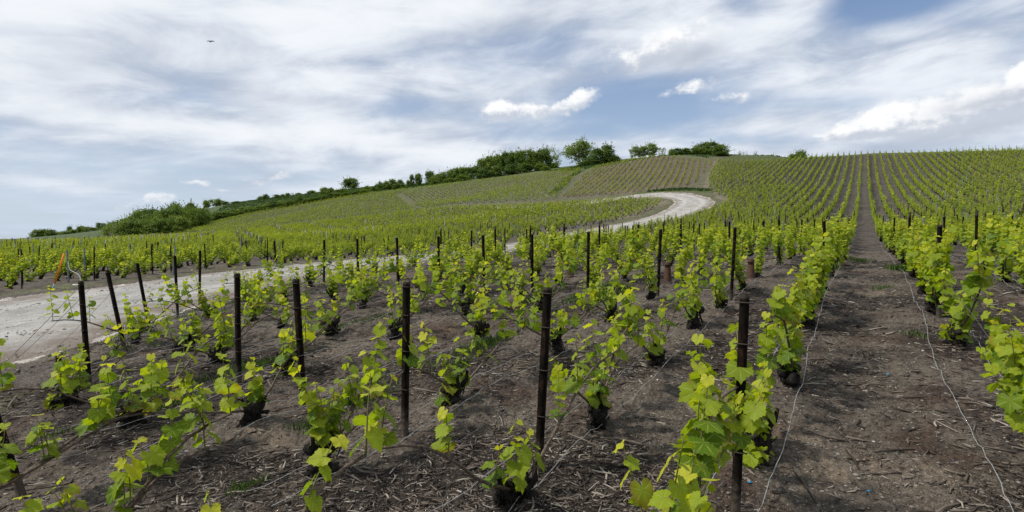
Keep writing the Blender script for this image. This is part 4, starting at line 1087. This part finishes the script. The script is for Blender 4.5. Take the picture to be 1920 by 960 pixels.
TLAB = {
    'row': ('low deciduous tree in the distant line at the far end of the vineyard', 'trees in the distant line'),
    'ridge': ('small bush on the crest above the green banked slope', 'bushes on the crest above the bank'),
    'mound': ('leafy shrub in the dense green thicket covering the mound', 'shrubs of the thicket on the mound'),
    'hedge': ('dark bushy shrub in the hedge between the bank and the vines', 'shrubs of the hedge under the bank'),
    'gap': ('rounded bush between the lone tree and the wood', 'bushes between the lone tree and the wood'),
    'wood': ('leafy green tree in the dense wood along the ridge', 'trees of the ridge wood'),
    'knoll': ('dark bushy tree beside the big airy tree on the ridge', 'dark bushy trees beside the airy tree'),
    'copse': ('bright green tree of the small copse behind the brown plot', 'trees of the small copse'),
    'clump': ('dark dense bush in the clump on the brown plot corner', 'bushes of the corner clump'),
    'pale': ('pale blossoming shrub far behind the hilltop grass', 'pale shrubs behind the hilltop'),
    'crest': ('low green bush peeking over the hilltop vine rows', 'low bushes over the hilltop rows'),
}


TIER = {}
def make_trees():
    lib = {}
    mats = {'round': 'tree_leaf', 'shrub': 'tree_leaf', 'dark': 'dark_tree_leaf', 'airy': 'pale_tree_leaf', 'sparse': 'pale_tree_leaf', 'blossom': 'blossom_leaf'}
    for kd in mats:
        lib[kd] = [(crown_mesh(kd, 60 + 7 * i).mesh("crown", [M[mats[kd]]], smooth=False), trunk_mesh(kd, 90 + i).mesh("trunk", [M['tree_bark']])) for i in range(4)]
    r = np.random.default_rng(31)
    for n, (x, y, w, H, kd) in enumerate(TREES):
        u = x / y * 1040 + 960
        crown, trunk = lib[kd][int(r.integers(0, 4))]
        z = float(hz(x, y))
        kindname = 'shrub' if kd in ('shrub', 'dark', 'blossom') and H < 7 else 'deciduous_tree'
        o = new_obj(kindname, None); o.location = (x, y, z - .1); o.rotation_euler = (0, 0, r.uniform(0, 6.28)); o.scale = (w * (1.45 if kd in ('shrub', 'dark') else 1.25), w * (1.45 if kd in ('shrub', 'dark') else 1.25), H * 1.04)
        new_obj("trunk", trunk, o); new_obj("crown", crown, o)
        if n < 12: key = 'row'
        elif 648 < u < 668 and y > 280 and H > 5: key = 'lone'
        elif 376 < u < 600 and y > 270: key = 'ridge'
        elif u < 400 and y < 245: key = 'mound'
        elif u < 700 and y < 262: key = 'hedge'
        elif u < 795: key = 'gap'
        elif u < 1060: key = 'wood'
        elif u < 1090 and y > 220: key = 'big'
        elif u < 1170: key = 'knoll'
        elif u < 1250: key = 'copse'
        elif u < 1360: key = 'clump'
        elif u < 1460: key = 'pale'
        else: key = 'crest'
        o['tier'] = key; TIER.setdefault(key if key != 'mound' else 'mound%d' % (9 - int((y - 175) / 14)), []).append((x / y, o))
        if key == 'lone': o['label'] = 'lone round dark green tree standing on the skyline'
        elif key == 'big': o['label'] = 'tall airy round tree rising highest on the ridge beside the wood'
        else: o['label'], o['group'] = TLAB[key]
        o['category'] = 'tree' if kindname == 'deciduous_tree' else 'shrub'
    names = {'row': 'low tree of the distant line, %s counting towards the mound', 'ridge': 'small bush on the crest above the bank, %s from its lowest end', 'hedge': 'bushy shrub of the hedge under the bank, %s from the mound',
             'gap': 'rounded bush between lone tree and wood, %s from the lone tree', 'wood': 'leafy green tree of the ridge wood, %s from its low end', 'knoll': 'dark bushy tree beside the airy tree, %s from it',
             'copse': 'bright green tree of the small copse, %s from the airy tree', 'clump': 'dense dark bush of the corner clump, %s from the copse', 'pale': 'pale shrub behind the hilltop, %s from the dark clump', 'crest': 'low green bush peeking over the hilltop rows, %s from the pale shrubs'}
    tiers = ['front', 'second', 'middle', 'fourth', 'back']; ti = 0
    for key, lst in sorted(TIER.items(), reverse=True):
        lst.sort(key=lambda p: p[0])
        if key.startswith('mound'):
            for j, (_, o) in enumerate(lst): o['label'] = 'thicket shrub on the mound, %s from the low end of its %s tier' % (ordw(j + 1), tiers[min(ti, 4)])
            ti += 1
        elif key in names:
            for j, (_, o) in enumerate(lst): o['label'] = names[key] % ordw(j + 1)
    for lst in TIER.values():
        for _, o in lst: del o['tier']


make_trees()


# ------------------------------------------------------------------ small single things
def along(x, y): return float(hz(x, y))


def make_small():
    # orange topped marker stake across the road
    x, y = -13.71, 16.52; z = along(x, y); b = Bag()
    root = new_obj("marker_stake", None, None, label='orange painted marker stake leaning at the edge of the gravel road', category='stake'); root.location = (x, y, z); root.rotation_euler = (.05, .27, .5)
    def slat(z0, z1, w, d):
        b = Bag(); v = [(sx * w, sy * d, zz) for zz in (z0, z0 + .6 * (z1 - z0), z1) for sx, sy in ((-1, -1), (1, -1), (1, 1), (-1, 1))]
        q = [(r_ * 4 + i, r_ * 4 + (i + 1) % 4, (r_ + 1) * 4 + (i + 1) % 4, (r_ + 1) * 4 + i) for r_ in range(2) for i in range(4)] + [(8, 9, 10, 11), (3, 2, 1, 0)]
        b.add(v, q); return b
    new_obj("painted_top", slat(.19, 1.12, .025, .014).mesh("painted_top", [M['orange_paint']], smooth=False), root)
    new_obj("foot", slat(-.2, .19, .023, .012).mesh("foot", [M['blue_grey_paint']], smooth=False), root)
    # pale posts beside it
    pm = post_bag(1.12).mesh("post", [M['galvanised_steel']], smooth=False)
    for (x, y, tx, lab) in ((-14.95, 18.67, -.02, 'grey galvanised post just behind the orange marker stake, nearer of two'), (-15.27, 19.8, .0, 'grey galvanised post behind the orange marker stake, farther of two'),
                            (-12.75, 20.82, .09, 'pale leaning galvanised post on the road verge among the vines')):
        o = new_obj("galvanised_post", pm, None, label=lab, category='post'); o.location = (x, y, along(x, y)); o.rotation_euler = (0, tx, 1.0)
    sm_ = post_bag(.30, True).mesh("stub", [M['black_steel']], smooth=False)
    o = new_obj("post_stub", sm_, None, label='short black steel stub beside the leaning end post', category='stub'); o.location = (-4.88, 5.92, along(-4.88, 5.92)); o.rotation_euler = (0, .03, .4)
    # white strap looped over an end post
    x, y = -4.30, 5.60; zt = along(x, y) + 1.10; b = Bag(); s = np.linspace(0, 1, 16)
    tube(b, np.stack([x - .065 + .02 * np.sin(s * 6) - .13 * s, y + .02 * s, zt + .02 - .05 * s * (1 - s) + .22 * s ** 1.5 + .03 * np.sin(s * 5)], -1), np.linspace(.0035, .0025, 16), 6)
    tube(b, [(x - .10 + .035 * math.cos(a), y + .03 * math.sin(a), zt - .02) for a in np.linspace(0, 6.0, 12)], .005, 5)
    new_obj("strap", b.mesh("strap", [M['white_plastic']]), None, label='white plastic strap curling up from the top of an end post', category='strap')
    # vine guards
    gb = Bag(); s = np.linspace(0, 1, 8); an = np.linspace(0, 2 * math.pi, 14, endpoint=False)
    prof = np.interp(s, [0, .15, .9, 1], [.085, .078, .052, .060])
    v = [(prof[i] * math.cos(a), prof[i] * math.sin(a), -.03 + s[i] * .42) for i in range(8) for a in an] + [((prof[i] - .005) * math.cos(a), (prof[i] - .005) * math.sin(a), -.03 + s[i] * .42) for i in (7, 4) for a in an]
    q = [(i * 14 + j, i * 14 + (j + 1) % 14, (i + 1) * 14 + (j + 1) % 14, (i + 1) * 14 + j) for i in range(9) for j in range(14)]
    gb.add(v, q); gm = gb.mesh("sleeve", [M['guard_plastic']])
    rib = Bag(); tube(rib, [(.083 * math.cos(a), .083 * math.sin(a), 0) for a in np.linspace(0, 2 * math.pi, 15)], .006, 5, cap=False); rm = rib.mesh("rim", [M['guard_plastic']])
    for (x, y, lab) in ((1.31, 12.39, 'reddish brown tapered vine guard, the one nearest the gravel road'), (4.53, 10.5, 'reddish brown tapered vine guard, the one nearest the bare aisle'), (3.0, 10.67, 'reddish brown tapered vine guard standing between the other two')):
        root = new_obj("vine_guard", None, None, label=lab, category='vine guard', group='reddish brown vine guards'); root.location = (x, y, along(x, y)); 
        new_obj("sleeve", gm, root); k_ = new_obj("rim", rm, root); k_.location = (0, 0, .385); k_.scale = (.72, .72, 1)
    # a bird far up
    b = Bag(); s = np.linspace(0, 1, 7); tube(b, np.stack([s * .42 - .2, 0 * s, .02 * np.sin(s * 3)], -1), np.array((.01, .035, .05, .05, .04, .03, .01)), 8)
    root = new_obj("bird", None, None, label='tiny dark bird gliding in front of the white clouds', category='bird'); root.location = (-32.2, 60, 22.6); root.rotation_euler = (.3, -.4, -.5)
    new_obj("body", b.mesh("body", [M['feathers']]), root)
    for sgn in (-1, 1):
        w = Bag(); v = [(-.07, sgn * .03, .01), (.06, sgn * .03, .01), (.07, sgn * .25, .07), (.0, sgn * .50, .04), (-.04, sgn * .48, .03), (-.06, sgn * .22, .06)]
        v = v + [(a_, b_, c_ - .012) for a_, b_, c_ in v]
        w.add(v, [(0, 1, 2, 5), (5, 2, 3, 4), (6, 11, 8, 7), (11, 10, 9, 8), (0, 6, 7, 1), (1, 7, 8, 2), (2, 8, 9, 3), (3, 9, 10, 4), (4, 10, 11, 5), (5, 11, 6, 0)])
        new_obj("wing", w.mesh("wing", [M['feathers']]), root)


make_small()


# ------------------------------------------------------------------ litter, stones, grass
def scatter(n, r0, r1, seed, wide=.98):
    r = np.random.default_rng(seed); R = r0 * (r1 / r0) ** r.random(n); a = r.uniform(-math.radians(46), math.radians(46), n)
    return R * np.sin(a), R * np.cos(a), r


def make_litter():
    X, Y, r = scatter(120000, 1.9, 20, 51)
    D, t = Dt(X, Y)
    k = (-.5 - t) / 1.137; fr = np.abs(k - np.round(k))
    dens = .16 + 1.3 * np.clip((fbm(X * .9, Y * .9, 3, 41) + .16) / .4, 0, 1)
    m = (r.random(len(X)) < dens) & ~road_mask(X, Y) & (pdist(X, Y, ROAD_LOW[:16]) > .35)
    m &= ~((t < -11) & ~inpoly(X, Y, POLY_A))
    X, Y = X[m], Y[m]; n = len(X); Z = surf(X, Y)
    L = r.gamma(2.0, .013, n) + .010; L = np.where(r.random(n) < .05, L * 4, L); L = np.minimum(L, .34); rad = np.clip(L * .045, .0011, .0038) * r.uniform(.6, 1.6, n) * (1 + np.hypot(X, Y) / 12)
    ang = r.uniform(0, 6.28, n); tilt = r.normal(.05, .14, n)
    d = np.stack([np.cos(ang), np.sin(ang), tilt], -1); side = np.stack([-np.sin(ang), np.cos(ang), 0 * ang], -1); up = np.array((0, 0, 1.0))
    bend = r.normal(0, .45, n)
    V = []
    for s in (-.5, 0.0, .5):
        c = np.stack([X, Y, Z + rad * .6 + .004], -1) + d * (L * s)[:, None] + side * (bend * L * (.25 - s * s))[:, None]
        taper = 1.0 if s == 0 else .7
        for cc, ss in ((1, 0), (0, 1), (-1, 0), (0, -1)): V.append(c + (side * cc + up * ss) * (rad * taper)[:, None])
    V = np.stack(V, 1)
    q = np.array([(a * 4 + i, a * 4 + (i + 1) % 4, (a + 1) * 4 + (i + 1) % 4, (a + 1) * 4 + i) for a in (0, 1) for i in range(4)] + [(3, 2, 1, 0), (8, 9, 10, 11)])
    b = Bag(); at = np.zeros((n, 12, 3)); at[:, :, 2] = np.clip(r.normal(.38, .38, n), 0, 1)[:, None]
    b.add(V, (q[None] + (np.arange(n) * 12)[:, None, None]).reshape(-1, 4), None, at)
    new_obj("pruning_debris", b.mesh("twigs", [M['twig']], smooth=False), None, kind='stuff', label='shredded vine prunings and twigs littering the dark soil', category='twigs')
    # stones
    def stones(n, r0, r1, seed, keepf, smin, smax, name, lab, lightness):
        X, Y, r = scatter(n, r0, r1, seed); m = keepf(X, Y, r); X, Y = X[m], Y[m]; n = len(X)
        onr = road_mask(X, Y); Z = np.where(onr, hz(X, Y) + .03, surf(X, Y))
        s = smin + (smax - smin) * r.random(n) ** 5; s = s * (1 + np.hypot(X, Y) / 18)
        sc = s[:, None, None] * r.uniform(.6, 1.2, (n, 1, 3)) * np.array((1, 1, .55))
        V = _IV[None] * (1 + r.uniform(-.34, .34, (n, 12, 1))) * sc + np.stack([X, Y, Z + s * .15], -1)[:, None]
        at = np.zeros((n, 12, 3)); at[:, :, 2] = np.clip(r.normal(lightness, .25, n), 0, 1)[:, None]
        b = Bag(); b.add(V, None, (_IT[None] + (np.arange(n) * 12)[:, None, None]).reshape(-1, 3), at)
        new_obj(name, b.mesh(name, [M['stone']], smooth=False), None, kind='stuff', label=lab, category='stones')
    stones(80000, 1.9, 26, 61, lambda X, Y, r: ~road_mask(X, Y) & (r.random(len(X)) < .5 - .8 * fbm(X * .9, Y * .9, 3, 41)), .0022, .013, 'soil_stones', 'small pale chalk stones and clods scattered over the soil', .30)
    stones(30000, 6, 60, 62, lambda X, Y, r: road_mask(X, Y) | ((pdist(X, Y, ROAD_LOW[:18]) < .7) & (r.random(len(X)) < .4)), .006, .022, 'road_gravel', 'loose pale gravel covering the road and its verge', .72)
    # grass and weeds
    b = Bag(); r = np.random.default_rng(71); P_ = []
    def patch(x, y, L, W, n, hgt, ang=math.pi / 2 - AZ):
        u = r.normal(0, .42, n) * L; v = r.normal(0, .42, n) * W
        P_.append((x + u * math.cos(ang) - v * math.sin(ang), y + u * math.sin(ang) + v * math.cos(ang), r.uniform(.45, 1.2, n) * hgt))
    for (x, y, L, W, n, g) in ((-2.9, 6.2, .9, .16, 700, .06), (-2.6, 7.7, .5, .15, 300, .06), (-.3, 6.5, .9, .12, 600, .07), (-.55, 5.7, .3, .10, 160, .06), (-1.28, 4.8, .45, .12, 420, .06), (-1.5, 4.3, .3, .10, 260, .055), (-1.6, 3.3, .14, .09, 160, .05), (-3.5, 4.6, .5, .12, 300, .05), (-3.1, 4.95, .4, .12, 240, .05),
                               (.46, 9.6, .8, .15, 420, .08), (1.0, 8.9, .5, .14, 300, .08), (1.75, 10.0, .5, .16, 420, .10), (2.0, 9.9, .4, .2, 240, .09), (7.8, 11.1, .35, .28, 600, .12), (12.4, 21.9, .8, .3, 500, .12), (3.3, 14.5, .8, .2, 300, .1), (-2.1, 8.5, .6, .12, 240, .06), (8.9, 14.2, .35, .3, 220, .1), (6.0, 9.0, .25, .2, 120, .06), (4.3, 5.9, .2, .15, 80, .05)):
        patch(x, y, L, W, n, g)
    for _ in range(70):
        D = r.uniform(4, 40); t = r.uniform(-14, 16); x, y = xy(D, t)
        if inpoly(np.array([x]), np.array([y]), POLY_A)[0] and abs(t) > 1.6: patch(x, y, .12, .10, 22, .06)
    for _ in range(120):
        i = r.integers(3, 14); s = r.random(); x = ROAD_LOW[i][0] * (1 - s) + ROAD_LOW[i + 1][0] * s + r.normal(.5, .4); y = ROAD_LOW[i][1] * (1 - s) + ROAD_LOW[i + 1][1] * s
        patch(x, y, .18, .12, 26, .05)
    X, Y, Hh = (np.concatenate(c) for c in zip(*P_)); n = len(X); Z = surf(X, Y)
    a = r.uniform(0, 6.28, n); lx = np.cos(a); ly = np.sin(a); w = r.uniform(.0022, .0045, n) * (1 + np.hypot(X, Y) / 12); ben = r.uniform(.1, .7, n) * Hh
    V = np.stack([np.stack([X - ly * w, Y + lx * w, Z - .005], -1), np.stack([X + ly * w, Y - lx * w, Z - .005], -1), np.stack([X + ly * w * .7 + lx * ben * .4, Y - lx * w * .7 + ly * ben * .4, Z + Hh * .6], -1), np.stack([X - ly * w * .7 + lx * ben * .4, Y + lx * w * .7 + ly * ben * .4, Z + Hh * .6], -1), np.stack([X + lx * ben, Y + ly * ben, Z + Hh], -1)], 1)
    at = np.zeros((n, 5, 3)); at[:, :, 2] = r.random(n)[:, None]
    off = (np.arange(n) * 5)[:, None]
    b.add(V, np.array([[0, 1, 2, 3]]) + off, np.array([[3, 2, 4]]) + off, at)
    new_obj("grass", b.mesh("grass", [M['grass_blade']], smooth=False), None, kind='stuff', label='small tufts of green grass and weeds between the vine rows', category='grass')


make_litter()


def make_bank_cover():
    """long grass and low scrub on the bank below the crest and along the hilltop"""
    r = np.random.default_rng(77); b = Bag()
    def band(poly, n, hgt, w, seedlum):
        a = np.array(poly); X = r.uniform(a[:, 0].min(), a[:, 0].max(), n); Y = r.uniform(a[:, 1].min(), a[:, 1].max(), n); m = inpoly(X, Y, poly); X, Y = X[m], Y[m]; n = len(X)
        Z = hz(X, Y); ax = np.stack([r.normal(0, .5, n), r.normal(0, .5, n), np.ones(n)], -1); nr = np.stack([r.normal(0, 1, n), -np.ones(n), r.normal(0, .5, n)], -1)
        add_leaves(b, np.stack([X, Y, Z], -1), ax, nr, r.uniform(.5, 1.2, n) * hgt, np.clip(r.normal(seedlum, .2, n) + fbm(X * .12, Y * .12, 3, 3) * .6, 0, 1), 0, r)
    band([(-125, 205), (-104, 224), (-70, 229), (-40, 214), (-22, 204), (-10, 212), (-40, 250), (-72, 292), (-150, 300)], 26000, .55, .4, .45)
    band([(24.5, 100.8), (29.8, 98), (33.5, 95), (34.8, 97), (31, 101.2), (25, 103)], 1500, .28, .2, .35)
    band([(52, 149), (66, 160), (82, 142), (84, 150), (66, 172), (46, 170)], 4000, .35, .3, .4)
    band([(20, 163), (34, 167), (44, 160), (48, 166), (34, 190), (10, 190)], 5000, .35, .3, .5)
    band([(10, 121), (16, 147), (21, 160), (18.5, 161), (14, 150), (8, 122)], 2200, .35, .3, .6)
    new_obj("bank_grass", b.mesh("bank_grass", [M['grass_blade']], smooth=False), None, kind='stuff', label='rough green grass and low scrub covering the bank and hilltop', category='grass')


make_bank_cover()
